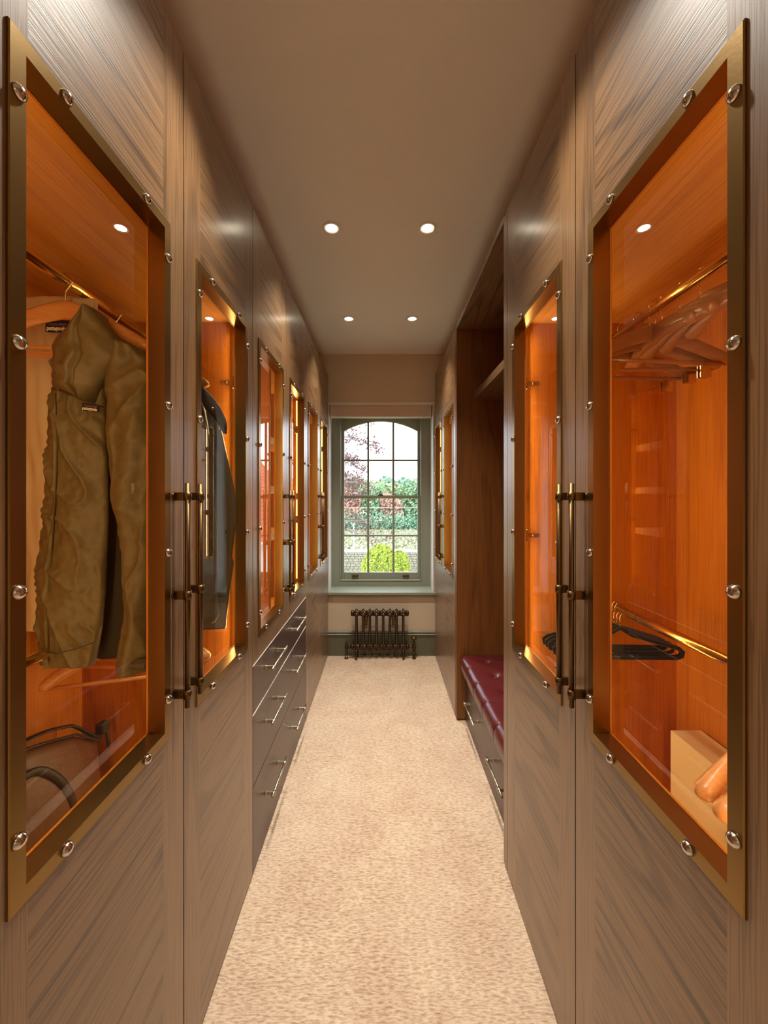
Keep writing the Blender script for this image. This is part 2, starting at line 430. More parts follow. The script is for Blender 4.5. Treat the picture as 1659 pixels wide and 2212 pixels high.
sash(YL, wx(737.5, YL), wx(908, YL), wz(1252, YL), wz(1070, YL), [wx(795.3, YL), wx(850, YL)], [wz(1157, YL)], rail=(.07, .022), stile=.026)
sash(YU, wx(738, YU), wx(907.5, YU), wz(1077, YU), wz(884, YU), [wx(795.3, YU), wx(849.7, YU)], [wz(994.2, YU)], arch=(wz(931, YU), wz(910, YU)), rail=(.024, .03), stile=.026)
lk = MB(); lx, lz = wx(822, YL), wz(1070, YL)
lk.box((lx - .022, YL - .004, lz), (lx + .028, YL + .03, lz + .006), .001); lk.tube([(lx - .01, YL + .01, lz + .004), (lx - .01, YL + .01, lz + .02)], .005)
lk.tube([(lx - .012, YL + .01, lz + .012), (lx + .02, YL + .0, lz + .01)], .004)
put('sash_lock', lk, M['handle'], win)
for px in (767.5, 876.5):
    x = wx(px, YL); z = wz(1244, YL)
    l = MB(); l.box((x - .03, YL - .003, z - .008), (x + .03, YL, z + .014), .001)
    l.box((x - .03, YL - .018, z + .004), (x + .03, YL, z + .012), .002); l.box((x - .03, YL - .018, z - .006), (x + .03, YL - .014, z + .008), .001)
    put('sash_lift', l, M['handle'], win)

bl = empty('roller_blind', (-.015, 3.53, wz(901, 3.53)), 'rolled-up pale fabric blind across the top of the window recess', 'blind')
bz0 = wz(901, 3.5); bz1 = OZ1 - .008
b1 = MB(); b1.tube([(-.478, 3.56, bz1 - .06), (.448, 3.56, bz1 - .06)], .045, 20)
put('fabric_roll', b1, M['blind'], bl)
put('front_fabric', MB().box((-.475, 3.50, bz0 + .012), (.445, 3.512, bz1), .002), M['blind'], bl)
put('bottom_bar', MB().box((-.470, 3.495, bz0), (.440, 3.52, bz0 + .014), .003), M['reveal'], bl)

# ------------------------------------------------------------------ downlights
for k, (yy) in enumerate((-.90, .897, 1.832, 2.767)):  # first pair, unseen behind the camera, is added as room fill
    for s in (-1, 1):
        x = -.242 if s < 0 else .215
        side = 'left' if s < 0 else 'right'
        where = ['added fill pair behind the camera', 'nearest overhead, out of the frame', 'nearer pair in view', 'farther pair, by the window end'][k]
        d = empty('ceiling_downlight', (x, yy, CEIL), f'small round ceiling spotlight, {side} one of the {where}', 'light', 'round ceiling spotlights')
        put('trim_ring', MB().lathe((x, yy, CEIL), [(.031, .0), (.043, .0), (.044, -.003), (.040, -.0055), (.033, -.004), (.026, -.001), (.0255, 0)], 28), M['ceil'], d)
        put('lens', MB().lathe((x, yy, CEIL), [(.001, -.002), (.025, -.002), (.025, -.0012), (.001, -.0012)], 24), M['lamp'], d)
        ld = bpy.data.lights.new('downlight_beam', 'SPOT'); ld.energy = DOWN_W; ld.color = WARM; ld.spot_size = radians(88); ld.spot_blend = 1.0; ld.shadow_soft_size = .03
        lo = bpy.data.objects.new('downlight_beam', ld); C.objects.link(lo); lo.parent = d; lo.location = (0, 0, -.02)

# ------------------------------------------------------------------ shared small fittings
def mesh_stud():
    mb = MB(); pr = [(.0001, .0085), (.004, .0080), (.0075, .006), (.0098, .0025), (.0102, 0), (.0001, 0)]
    return mb.lathe((0, 0, 0), pr, 18, 'X').mesh('stud')
STUD = mesh_stud(); STUD.materials.append(M['stud'])
def mesh_pull(L, posts, r, off, mat, axis):
    """bar + posts in local coords; bar along axis ('Z' or 'Y'), posts along +X from the face (x=0)"""
    mb = MB()
    P = (lambda x, t: (x, 0, t)) if axis == 'Z' else (lambda x, t: (x, t, 0))
    mb.tube([P(off, 0), P(off, L)], r, 14)
    for t in posts:
        h = .010
        a, b = P(0, t - h), P(off + r * .4, t + h)
        if axis == 'Z': mb.box((0, -.0035, t - h), (off, .0035, t + h), .001)
        else: mb.box((0, t - .0035, -h * .75), (off, t + .0035, h * .75), .001)
        mb.lathe(P(off, t - h) if axis == 'Z' else (off, t - h, 0), [(r, 0), (r + .0028, 0), (r + .0028, 2 * h), (r, 2 * h)], 16, axis)
        mb.lathe(P(0, t), [(.009, 0), (.009, .003), (.005, .003)], 14, 'X')
    me = mb.mesh('handle'); me.materials.append(mat); return me
PULL = mesh_pull(.52, (.03, .26, .49), .0062, .033, M['handle'], 'Z')
DPULL = mesh_pull(.245, (.022, .205), .005, .033, M['pewter'], 'Y')

HI, LO, FRO = .62, -.55, .19     # frame outer rel. eye, half width
FW = .024                        # flange width
def make_door(root, s, F, y0, y1, z0, z1, yc, hinge_far, handle_y=None):
    """door in root; s=-1 left, +1 right"""
    X = lambda d: s * (F + d)
    fo0, fo1 = yc - FRO, yc + FRO; zi0, zi1 = EYE + LO, EYE + HI
    hy0, hy1, hz0, hz1 = fo0 + FW * .8, fo1 - FW * .8, zi0 + FW * .8, zi1 - FW * .8
    g = .0020; y0 += g; y1 -= g; st = .085; T = .022
    mb = MB()
    a, b = y0 + st, y1 - st
    # field of level grain with the window hole
    mb.box((X(0), a, z0), (X(T), b, hz0)); mb.box((X(0), a, hz1), (X(T), b, z1))
    if hy0 > a: mb.box((X(0), a, hz0), (X(T), hy0, hz1))
    if b > hy1: mb.box((X(0), hy1, hz0), (X(T), b, hz1))
    mb.box((X(.004), hy0 - .02, hz0 - .01), (X(T), hy0, hz1 + .01)); mb.box((X(.004), hy1, hz0 - .01), (X(T), hy1 + .02, hz1 + .01))
    door = put('door', mb, M['oak_h'], root)
    for (p, q, h) in ((y0, a, min(a, hy0)), (b, y1, max(b, hy1))):
        sm = MB()
        if p == y0:
            if hy0 < a: sm.box((X(0), y0, z0), (X(T), a, hz0)); sm.box((X(0), y0, hz1), (X(T), a, z1)); sm.box((X(0), y0, hz0), (X(T), hy0, hz1))
            else: sm.box((X(0), y0, z0), (X(T), a, z1))
        else:
            if hy1 > b: sm.box((X(0), b, z0), (X(T), y1, hz0)); sm.box((X(0), b, hz1), (X(T), y1, z1)); sm.box((X(0), hy1, hz0), (X(T), y1, hz1))
            else: sm.box((X(0), b, z0), (X(T), y1, z1))
        put('stile', sm, M['oak_v'], door)
    # brass surround: flange with mitred corners and return into the opening
    f = MB(); pr = -.004
    of = [(fo0, zi0), (fo1, zi0), (fo1, zi1), (fo0, zi1)]
    nf = [(fo0 + FW, zi0 + FW), (fo1 - FW, zi0 + FW), (fo1 - FW, zi1 - FW), (fo0 + FW, zi1 - FW)]
    e = .0015
    oe = [(fo0 + e, zi0 + e), (fo1 - e, zi0 + e), (fo1 - e, zi1 - e), (fo0 + e, zi1 - e)]
    rings = [[(X(0), *p) for p in of], [(X(pr + e), *p) for p in of], [(X(pr), *p) for p in oe], [(X(pr), *p) for p in nf], [(X(.032), *p) for p in nf],
             [(X(.032), p[0] + dx, p[1] + dz) for p, dx, dz in zip(nf, (-.006, .006, .006, -.006), (-.006, -.006, .006, .006))]]
    f.grid(rings, smooth=False, close=True)
    put('brass_frame', f, M['brass'], door)
    lin_ = MB()   # timber bead behind the pane
    for (p0, p1) in (((nf[0][0] - .01, nf[0][1]), (nf[0][0] + .001, nf[3][1])), ((nf[1][0] - .001, nf[1][1]), (nf[1][0] + .01, nf[2][1])),
                     ((nf[0][0], nf[0][1] - .01), (nf[1][0], nf[0][1] + .001)), ((nf[0][0], nf[2][1] - .001), (nf[1][0], nf[2][1] + .01))):
        lin_.box((X(.0325), p0[0], p0[1]), (X(.037), p1[0], p1[1]))
    put('glazing_bead', lin_, M['in_v'], door)
    gl = MB().add([(X(.030), *p) for p in nf], [(0, 1, 2, 3)])
    put('glass_pane', gl, M['glass'], door)
    zs = [.535, .2035, -.127, -.457]
    pts = [(fo0 + FW / 2 + .001, z) for z in zs] + [(fo1 - FW / 2, z) for z in zs]
    pts += [(yc - .10, HI - FW / 2), (yc + .10, HI - FW / 2), (yc - .10, LO + FW / 2), (yc + .10, LO + FW / 2)]
    r0 = ORG[root.name]
    for (y, z) in pts:
        o = bpy.data.objects.new('stud', STUD); C.objects.link(o); o.parent = door
        o.location = (X(pr) - r0[0], y - r0[1], EYE + z - r0[2]); o.rotation_euler = (0, 0, pi if s > 0 else 0)
    if handle_y is not None:
        o = bpy.data.objects.new('handle', PULL); C.objects.link(o); o.parent = door
        o.location = (X(0) - r0[0], handle_y - r0[1], EYE - .49 - r0[2]); o.rotation_euler = (0, 0, pi if s > 0 else 0)
    return door
def drawer_pull(dr, root, s, F, y, z):
    r0 = ORG[root.name]
    o = bpy.data.objects.new('handle', DPULL); C.objects.link(o); o.parent = dr
    if s < 0: o.location = (s * F - r0[0], y - r0[1], z - r0[2])
    else: o.location = (s * F - r0[0], y - r0[1] + .245, z - r0[2]); o.rotation_euler = (0, 0, pi)
def led_area(root, s, F, y, z0, z1, toward, power=LED_W):
    r0 = ORG[root.name]
    ld = bpy.data.lights.new('strip_glow', 'AREA'); ld.shape = 'RECTANGLE'; ld.size = .012; ld.size_y = z1 - z0; ld.energy = power; ld.color = AMBER
    ld.spread = radians(170)
    o = bpy.data.objects.new('strip_glow', ld); C.objects.link(o); o.parent = root
    x = s * (F + .062)
    o.location = (x - r0[0], y + toward * .010 - r0[1], (z0 + z1) / 2 - r0[2])
    d = Vector((s * .75, toward * .66, 0)).normalized()
    o.rotation_euler = Matrix((Vector((0, 0, 1)).cross(-d), Vector((0, 0, 1)), -d)).transposed().to_euler()
def make_wardrobe(s, F, y0, y1, split, centres, label, zb=.012, floor_z=.30, rails=True, handles=True, shelves=None, power=LED_W, name='wardrobe'):
    X = lambda d: s * (F + d)
    root = empty(name, (s * (F + DEPTH / 2), (y0 + y1) / 2, 0), label, 'wardrobe')
    P = .018; D0 = .052
    zt = TOP
    inner_top = EYE + .645
    for y in (y0, y1 - P): put('side_panel', MB().box((X(.024), y, 0), (X(DEPTH + .012), y + P, zt)), M['in_v'], root)
    put('back_panel', MB().box((X(DEPTH), y0 + P, 0), (X(DEPTH + .012), y1 - P, zt)), M['in_v'], root)
    put('top_panel', MB().box((X(.024), y0 + P, zt - .018), (X(DEPTH), y1 - P, zt)), M['in_h'], root)
    put('upper_shelf', MB().box((X(.052), y0 + P, inner_top), (X(DEPTH), y1 - P, inner_top + .022)), M['in_h'], root)
    put('base_panel', MB().box((X(.052), y0 + P, floor_z - .022), (X(DEPTH), y1 - P, floor_z)), M['in_h'], root)
    if zb < .1:
        put('plinth', MB().box((X(.05), y0 + P, 0), (X(.066), y1 - P, .08)), M['gap'], root)
    for i, (a, b) in enumerate(((y0, split), (split, y1))):
        hy = split - .0465 if i == 0 else split + .0165
        make_door(root, s, F, a, b, zb, zt, centres[i], i, hy if handles else None)
    put('seam_shade_strip', MB().box((X(.016), split - .006, zb), (X(.0235), split + .006, zt)), M['gap'], root)  # added dark strip standing in for shade in the gap between doors
    for y in (y0, y1): put('edge_shade_strip', MB().box((X(.016), y - .0015, zb), (X(.0235), y + .0015, zt)), M['gap'], root)  # same painted gap shade along the outer door edges
    if rails:
        for zr in (.54, -.372):
            mb = MB().tube([(X(.31), y0 + P, EYE + zr), (X(.31), y1 - P, EYE + zr)], .013, 20)
            for yy in (y0 + P, y1 - P - .008): mb.lathe((X(.31), yy, EYE + zr), [(.013, 0), (.022, 0), (.022, .008), (.013, .008)], 18, 'Y')
            put('hanging_rail', mb, M['brassrod'], root)
    for (yy, tw) in ((y1 - P - .004, -1), (y0 + P + .004, 1)):
        for (c0, c1) in ((floor_z + .12, EYE - .02), (EYE + .02, EYE + .60)):
            put('led_strip', MB().box((X(.045), yy - .004, c0), (X(.056), yy + .004, c1)), M['led'], root)
        led_area(root, s, F, yy, floor_z + .12, EYE + .60, tw, power)
        for zh in (.417, -.145):
            h = MB(); y_ = yy + tw * .006
            h.box((X(.058), y_ - .004, EYE + zh - .008), (X(.11), y_ + .004, EYE + zh + .008), .001)
            h.box((X(.040), y_ - .006 + tw * .006, EYE + zh - .022), (X(.062), y_ + .006 + tw * .006, EYE + zh + .022), .002)
            h.tube([(X(.05), y_ + tw * .014, EYE + zh - .012), (X(.05), y_ + tw * .014, EYE + zh + .012)], .006, 8)
            h.lathe((X(.085), y_ + tw * .004, EYE + zh), [(.0001, -.003), (.004, -.003), (.004, .003), (.0001, .003)], 8, 'Y')
            put('hinge', h, M['steel'], root)
    return root, X

W = {}
W['L1'], XL = make_wardrobe(-1, FL, .44, 1.44, .94, (.686, 1.190), 'left oak wardrobe nearest the camera, olive jacket behind its brass framed glass')
W['L3'], _ = make_wardrobe(-1, FL, 2.44, 3.44, 2.94, (2.70, 3.20), 'last oak wardrobe on the left, beside the window wall', rails=True, power=1.1)
W['R1'], XR = make_wardrobe(1, FR, .44, 1.452, .94, (.688, 1.198), 'right oak wardrobe nearest the camera, wooden hangers behind its brass framed glass')
W['R3'], _ = make_wardrobe(1, FR, 2.495, 3.455, 2.978, (2.755, 3.235), 'last oak wardrobe on the right, between the bench and the window', rails=True, power=1.1)

# left middle unit: glazed doors above, wide drawers below
W['L2'], _ = make_wardrobe(-1, FL, 1.44, 2.44, 1.94, (1.690, 2.20), 'left oak cupboard with glazed doors above wide dark plum drawers', zb=EYE - .636, floor_z=EYE - .636, rails=False, name='drawer_cabinet')
r = W['L2']; X = lambda d: -(FL + d)
put('divider', MB().box((X(.08), 1.931, EYE - .63), (X(DEPTH), 1.949, EYE + .64)), M['in_v'], r)
for (zr, a, b, d0) in ((.30, 1.95, 2.42, .11), (.035, 1.95, 2.42, .10), (-.215, 1.95, 2.42, .10), (.035, 1.458, 1.93, .22), (-.215, 1.458, 1.93, .20)):
    put('shelf', MB().box((X(d0), a, EYE + zr - .02), (X(DEPTH), b, EYE + zr + .02), .001), M['in_h'], r)
zt = EYE - .640
for (zb_, zt_, zp) in ((EYE - .822, EYE - .640, EYE - .713), (EYE - 1.092, EYE - .826, EYE - .937), (.014, EYE - 1.096, EYE - 1.238)):
    dr = put('drawer', MB().box((X(0), 1.4425, zb_), (X(.022), 2.4375, zt_), .0012), M['plum'], r)
    put('drawer_box', MB().box((X(.022), 1.47, zb_ + .02), (X(.5), 2.41, zt_ - .03)), M['in_h'], dr)
    if zb_ > .2: put('edge_highlight', MB().box((X(-.0012), 1.4425, zt_ - .001), (X(.020), 2.4375, zt_ + .0028)), M['edgeglint'], dr)  # added bright strip, a highlight painted along the drawer's top edge
    for yy in (1.58, 2.035): drawer_pull(dr, r, -1, FL, yy, zp)

# right middle unit: open niche with bench
r = empty('bench_unit', (FR + DEPTH / 2, 1.973, 0), 'open oak seating niche with high shelf and dark plum drawer, between the right wardrobes', 'bench niche')
X = lambda d: (FR + d)
put('side_panel', MB().box((X(0), 1.454, .012), (X(DEPTH), 1.497, TOP), .001), M['oak_v'], r)
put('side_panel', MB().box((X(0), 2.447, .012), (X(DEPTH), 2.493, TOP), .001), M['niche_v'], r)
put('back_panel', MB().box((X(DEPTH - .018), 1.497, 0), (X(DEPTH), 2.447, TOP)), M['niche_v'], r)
put('top_panel', MB().box((X(0), 1.497, TOP - .020), (X(DEPTH - .018), 2.447, TOP), .001), M['oak_h'], r)
put('cornice_strip', MB().box((X(.003), 1.497, TOP + .004), (X(.02), 2.447, TOP + .016), .001), M['oak_h'], r)
put('shelf', MB().box((X(.113), 1.497, EYE + .618), (X(DEPTH - .018), 2.447, EYE + .662), .001), M['oak_h'], r)
put('seat_board', MB().box((X(.056), 1.497, .30), (X(DEPTH - .018), 2.447, .322)), M['plum'], r)
dr = put('drawer', MB().box((X(.056), 1.499, .008), (X(.078), 2.445, .300), .001), M['plum'], r)
put('drawer_box', MB().box((X(.078), 1.53, .03), (X(.5), 2.41, .27)), M['in_h'], dr)
for yy in (1.592, 2.085): drawer_pull(dr, r, 1, FR + .056, yy, .183)

# leather bench cushion: pleats across the front, buttoned top
def cushion():
    cu = empty('bench_cushion', (.79, 1.972, .324), 'oxblood leather bench cushion with buttoned top, filling the right-hand niche', 'cushion')
    y0, y1 = 1.50, 2.444; x0, x1 = .492, X(DEPTH - .02); zb_, zt_ = .324, .425; R = .034
    seams = [1.512 + .1860 * k for k in range(6)]
    prof = []      # (x, z) from bottom front over the top to the back
    prof += [(x0 + .012, zb_), (x0 + .003, zb_ + .012)]
    for k in range(4): prof.append((x0 - .003 + .002 * (k == 0), zb_ + .022 + (zt_ - R - zb_ - .022) * k / 3))
    for k in range(1, 8): a = pi - pi / 2 * k / 8; prof.append((x0 + R + R * cos(a), zt_ - R + R * sin(a)))
    n = 34
    for k in range(n + 1): prof.append((x0 + R + (x1 - x0 - R) * k / n, zt_))
    prof.append((x1, zb_))
    NY = 190; rows = []
    btn = [(bx, (seams[i] + seams[i + 1]) / 2) for i in range(5) for bx in (.638,)] + [(bx, seams[i]) for i in range(1, 5) for bx in (.83,)] + [(.99, (seams[i] + seams[i + 1]) / 2) for i in range(5)]
    for (x, z) in prof:
        row = []
        for j in range(NY + 1):
            y = y0 + (y1 - y0) * j / NY
            ds = min(abs(y - q) for q in seams)
            pl = math.exp(-(ds / .0035) ** 2) * .0035 + math.exp(-(ds / .02) ** 2) * .0025
            zz, xx = z, x
            if z >= zt_ - 1e-6:
                fade = max(0, 1 - (x - x0) / .16)
                d = min(sqrt((x - b0) ** 2 + (y - b1) ** 2) for b0, b1 in btn)
                dip = .016 * math.exp(-(d / .022) ** 2) + .008 * math.exp(-(d / .06) ** 2)
                # diagonal folds between the buttons
                fx = (x - .638) / .192; fy = (y - (seams[0] + seams[1]) / 2) / .093
                u = (fx + fy) % 2; v = (fx - fy) % 2
                fold = .003 * (math.exp(-(min(u, 2 - u) / .05) ** 2) + math.exp(-(min(v, 2 - v) / .05) ** 2)) if x > .63 else 0
                zz = z - pl * fade - dip - fold + .004
                zz -= .012 * max(0, 1 - min(y - y0, y1 - y) / .03) ** 2
            else: xx = x + pl; zz = z - (pl if z > zt_ - R else 0) * .6 + (.004 * (z - zb_) / (zt_ - zb_))
            row.append((xx, y, zz))
        rows.append(row)
    mb = MB().grid(rows)
    nK = NY + 1
    mb.f.append([i * nK for i in range(len(prof))]); mb.sm.append(False)
    mb.f.append([i * nK + NY for i in range(len(prof))][::-1]); mb.sm.append(False)
    mb.f.append([j for j in range(nK)] + [(len(prof) - 1) * nK + j for j in range(nK)][::-1]); mb.sm.append(False)
    put('cushion_body', mb, M['leather'], cu)
    for (bx, by) in btn:
        put('button', MB().lathe((bx, by, zt_ - .019), [(.011, 0), (.011, .002), (.008, .005), (.0001, .006)], 14), M['leather'], cu)
cushion()

# ------------------------------------------------------------------ column radiator
def radiator():
    Yr = 3.385; rd = empty('column_radiator', (-.02, Yr, 0), 'bronzed cast-iron column radiator standing under the window', 'radiator')
    x0, pitch, n = wx(769.7, 3.362), .0588, 8
    zt_, zb_ = EYE - 1.03, EYE - 1.325
    for i in range(n):
        x = x0 + i * pitch; mb = MB(); legs = i in (0, n - 1)
        top = zt_ + .032; bot = zb_ - .03
        for sy in (-1, 1):
            yy = Yr + sy * .026
            path = [(x, yy, top - .022 - (top - bot - .044) * k / 6) for k in range(7)]
            mb.tube(path, .0105, 12)
        arc = [(x, Yr + .026 * cos(a), top - .022 + .020 * sin(a)) for a in [pi * k / 8 for k in range(9)]]
        mb.tube(arc, .0105, 12)
        arc = [(x, Yr + .026 * cos(a), bot + .022 - .020 * sin(a)) for a in [pi * k / 8 for k in range(9)]]
        mb.tube(arc, .0105, 12)
        if legs:
            for sy in (-1, 1): mb.tube([(x, Yr + sy * .024, bot + .02), (x + (.002 if i else -.002), Yr + sy * .028, .03), (x, Yr + sy * .030, .012), (x, Yr + sy * .032, .002)], [.011, .009, .0075, .010], 10)
        sec = put('column', mb, M['bronze'], rd)
        for zz in (zt_, zb_):
            mb2 = MB().lathe((x, Yr, zz), [(.018, -.0294), (.0235, -.027), (.026, -.012), (.026, .012), (.0235, .027), (.018, .0294)], 18, 'X')
            put('boss', mb2, M['bronze'], sec)
    for zz in (zt_, zb_):
        for (xe, d) in ((x0 - .0294, -1), (x0 + 7 * pitch + .0294, 1)):
            put('end_bush', MB().lathe((xe, Yr, zz), [(.026, 0), (.028, d * .006), (.022, d * .018), (.012, d * .02), (.0001, d * .021)], 18, 'X'), M['bronze'], rd)
    vx = wx(748, 3.37)
    v = MB().tube([(vx, Yr, .0), (vx, Yr, .115)], .009, 12); v.lathe((vx, Yr, 0), [(.018, 0), (.018, .006), (.010, .010), (.010, .03)], 14)
    v.tube([(vx, Yr, zb_), (x0 - .045, Yr, zb_)], .009, 12); v.lathe((vx, Yr, .085), [(.014, 0), (.016, .008), (.014, .03), (.010, .034), (.008, .05), (.005, .066), (.002, .07)], 14)
    v.lathe((vx + .02, Yr, zb_), [(.014, 0), (.014, .014), (.010, .016)], 6, 'X')
    put('lockshield_valve', v, M['handle'], rd)
    vx = wx(894.5, 3.37)
    v = MB().tube([(vx, Yr, .0), (vx, Yr, .115)], .009, 12); v.lathe((vx, Yr, 0), [(.018, 0), (.018, .006), (.010, .010), (.012, .05), (.010, .055)], 14)
    v.tube([(vx, Yr, zb_), (x0 + 7 * pitch + .045, Yr, zb_)], .009, 12); v.lathe((vx, Yr, .085), [(.014, 0), (.016, .008), (.014, .03), (.009, .034), (.006, .05), (.006, .085)], 14)
    put('wheel_valve', v, M['handle'], rd)
    hw = MB().lathe((vx, Yr, .166), [(.006, 0), (.02, .004), (.026, .012), (.026, .020), (.02, .022), (.016, .018), (.008, .018), (.007, .03), (.0001, .031)], 20)
    put('valve_wheel', hw, M['handle'], rd)
    for px in (791, 849.5):
        x = wx(px, 3.45)
        b = MB().tube([(x, YW, .345), (x, Yr + .02, .345), (x, Yr + .0, .36)], .006, 10); b.lathe((x, YW - .012, .345), [(.016, 0), (.018, .006), (.018, .012)], 14, 'Y')
        b.box((x - .012, YW - .014, .27), (x + .012, YW - .002, .36), .004)
        put('wall_bracket', b, M['handle'], rd)
radiator()

# ------------------------------------------------------------------ hangers
def hanger_meshes(wood_mat, half=.215, drop=.095, thick=1.0, bar=True, clips=False, contour=1.0):
    """origin = centre of the rail; shoulders run along local x"""
    hk = MB(); R = .0175
    arc = [(R * cos(a), 0, R * sin(a)) for a in [radians(205 - 12.5 * k) for k in range(21)]]
    arc += [(.002, 0, -R - .010), (0, 0, -R - .016), (0, 0, -R - .044)]
    hk.tube(arc, .0018, 6)
    zc = -R - .040; sh = MB(); n = 48; path = []; rad = []
    for i in range(n + 1):
        u = sin(pi / 2 * (-1 + 2 * i / n)); a = abs(u)
        path.append((u * half, -.020 * contour * a * a, zc - .018 - drop * a ** 1.35))
        e = 1 if a < .92 else sqrt(max(.02, 1 - ((a - .92) / .08) ** 2))
        rad.append(((.007 + .013 * contour * a ** 1.5) * thick * e, (.024 - .010 * a) * thick * e))
    sh.tube(path, rad, 14)
    out = [('hook', hk.mesh('hook'), M['steel']), ('shoulder_board', sh.mesh('shoulder_board'), wood_mat)]
    if bar:
        zb_ = zc - .018 - drop - .002
        out.append(('trouser_bar', MB().tube([(-half * .93, -.014 * contour, zb_), (half * .93, -.014 * contour, zb_)], .0055, 10).mesh('trouser_bar'), wood_mat))
    if clips:
        cm = MB(); zb_ = zc - .018 - drop
        for x in (-half * .62, half * .62):
            cm.tube([(x, -.01, zb_ + .006), (x, -.012, zb_ - .012)], .002, 6)
            cm.box((x - .016, -.020, zb_ - .045), (x + .016, -.016, zb_ - .010), .001); cm.box((x - .016, -.010, zb_ - .045), (x + .016, -.006, zb_ - .010), .001)
        out.append(('clips', cm.mesh('clips'), M['steel']))
    for (_, me, m) in out: me.materials.append(m)
    return out
def velvet_meshes():
    hk = MB(); R = .0165
    arc = [(R * cos(a), 0, R * sin(a)) for a in [radians(205 - 12.5 * k) for k in range(21)]]
    arc += [(0, 0, -R - .012), (0, 0, -R - .055)]
    hk.tube(arc, .0016, 6)
    b = MB(); H = .205; zt_ = -R - .050
    pts = [(0, 0, zt_)] + [(H * u, 0, zt_ - .012 - .058 * u) for u in (.2, .4, .6, .8, .93)] + [(H, 0, zt_ - .078), (H * .985, 0, zt_ - .092), (H * .9, 0, zt_ - .098), (0, 0, zt_ - .098)]
    full = [(-x, y, z) for (x, y, z) in pts[::-1]] + pts[1:]
    b.tube(full, (.0022, .0065) and [(.0028, .0068)] * len(full), 8)
    out = [('hook', hk.mesh('hook'), M['steel']), ('frame', b.mesh('frame'), M['velvet'])]
    for (_, me, m) in out: me.materials.append(m)
    return out
HB = hanger_meshes(M['hanger'], .215, .10, 1.0)
HW = hanger_meshes(M['walnut'], .205, .035, 1.1, bar=False, contour=.9)
HC = hanger_meshes(M['walnut'], .22, .085, 1.0, bar=True, clips=True)
HV = velvet_meshes()
HS = hanger_meshes(M['hanger'], .18, .10, 1.05)
def hang(kind, s, y, zr, ang, label, group, name='clothes_hanger', tilt=0):
    F = FL if s < 0 else FR
    o = empty(name, (s * (F + .31), y, EYE + zr), label, 'hanger', group, rot=(0, tilt, ang))
    for (n_, me, m) in kind: put(n_, me, m, o, local=True)
    return o
UP, DN = .5435, -.3685
# left near wardrobe
hang(HB, -1, .965, UP, .12, 'pale wooden hanger holding the olive jacket, nearest in the left wardrobe', 'hangers in the near left wardrobe', tilt=.0)
hang(HB, -1, 1.143, UP, .05, 'orange-brown wooden hanger behind the olive jacket sleeve', 'hangers in the near left wardrobe')
hang(HB, -1, 1.30, UP, .0, 'wooden hanger holding the dark waxed coat at the far side of the left wardrobe', 'hangers in the near left wardrobe')
hang(HS, -1, 1.15, DN, .30, 'empty pale wooden hanger on the low rail under the olive jacket hem', 'hangers on the low left rail')
hang(HB, -1, 1.235, DN, -.05, 'empty wooden hanger seen low in the second left glass door, nearer one', 'hangers on the low left rail')
hang(HB, -1, 1.30, DN, .05, 'empty wooden hanger seen low in the second left glass door, farther one', 'hangers on the low left rail')
# right near wardrobe
for k, (y, a) in enumerate(((.845, 80), (.945, 79), (1.010, 82), (1.075, 78), (1.123, 76))):
    pos = ['nearest the camera', 'second from the camera', 'in the middle of the row', 'second from the far end', 'at the far end'][k]
    hang(HW, 1, y, UP, radians(a), f'broad dark wooden hanger turned along the top right rail, {pos}', 'broad hangers on the top right rail')
for k, (y, a) in enumerate(((1.10, 5), (1.17, -3), (1.25, 3))):
    pos = ['nearest', 'middle', 'farthest'][k]
    hang(HC, 1, y, UP, radians(a), f'dark wooden trouser hanger with metal clips on the top right rail, {pos} of three', 'clip hangers on the top right rail')
for k in range(7):
    y = 1.265 + k * .017
    word = ['first from the camera', 'second from the camera', 'third from the camera', 'fourth, middle one', 'third from the back', 'second from the back', 'last at the back'][k]
    hang(HV, 1, y, DN + .001, radians(random.uniform(-4, 4)), f'slim black velvet hanger on the low right rail, {word}', 'black velvet hangers')
hang(HB, 1, .742, DN, radians(8), 'empty pale wooden hanger on the low right rail above the cream box', 'hangers on the low right rail')
hang(HB, 1, .648, DN, radians(-6), 'empty pale wooden hanger at the near end of the low right rail', 'hangers on the low right rail')

# ------------------------------------------------------------------ garments
px2 = lambda px, Y: (px - 826) * Y / 830
pz2 = lambda py, Y: EYE + (1072 - py) * Y / 830
def interp(tab, t):
    for (a, va), (b, vb) in zip(tab, tab[1:]):
        if a <= t <= b: return va + (vb - va) * (t - a) / (b - a)
    return tab[-1][1] if t > tab[-1][0] else tab[0][1]
def cloth(name, L, R, mat, yc, bulge, folds, parent, ny=150, nx=40, thick=.012, seed=0, gath=None):
    """closed shell between left and right outline (px rows)"""
    y_0, y_1 = L[0][0], L[-1][0]; rows = []
    for i in range(ny + 1):
        py = y_0 + (y_1 - y_0) * i / ny; xl, xr = interp(L, py), interp(R, py); z = pz2(py, yc)
        ring = []
        for side in (0, 1):
            for j in range(nx + 1):
                u = j / nx if side == 0 else 1 - j / nx
                x = px2(xl + (xr - xl) * u, yc)
                b = sin(pi * u) ** .6
                f = folds(u, (py - y_0) / (y_1 - y_0), x, z) if side == 0 else 0
                if gath and side == 0: f += gath(u, py)
                y = yc - (bulge * b * .5 + f) if side == 0 else yc + thick + bulge * b * .5
                ring.append((x, y, z))
        rows.append(ring)
    mb = MB().grid(rows, close=True)
    K = 2 * (nx + 1); o = 0
    mb.f.append(list(range(K))); mb.sm.append(False)
    mb.f.append([ny * K + j for j in range(K)][::-1]); mb.sm.append(False)
    return put(name, mb, mat, parent)
def N(x, z, s, sd): return noise.noise(Vector((x * s, z * s, sd)))
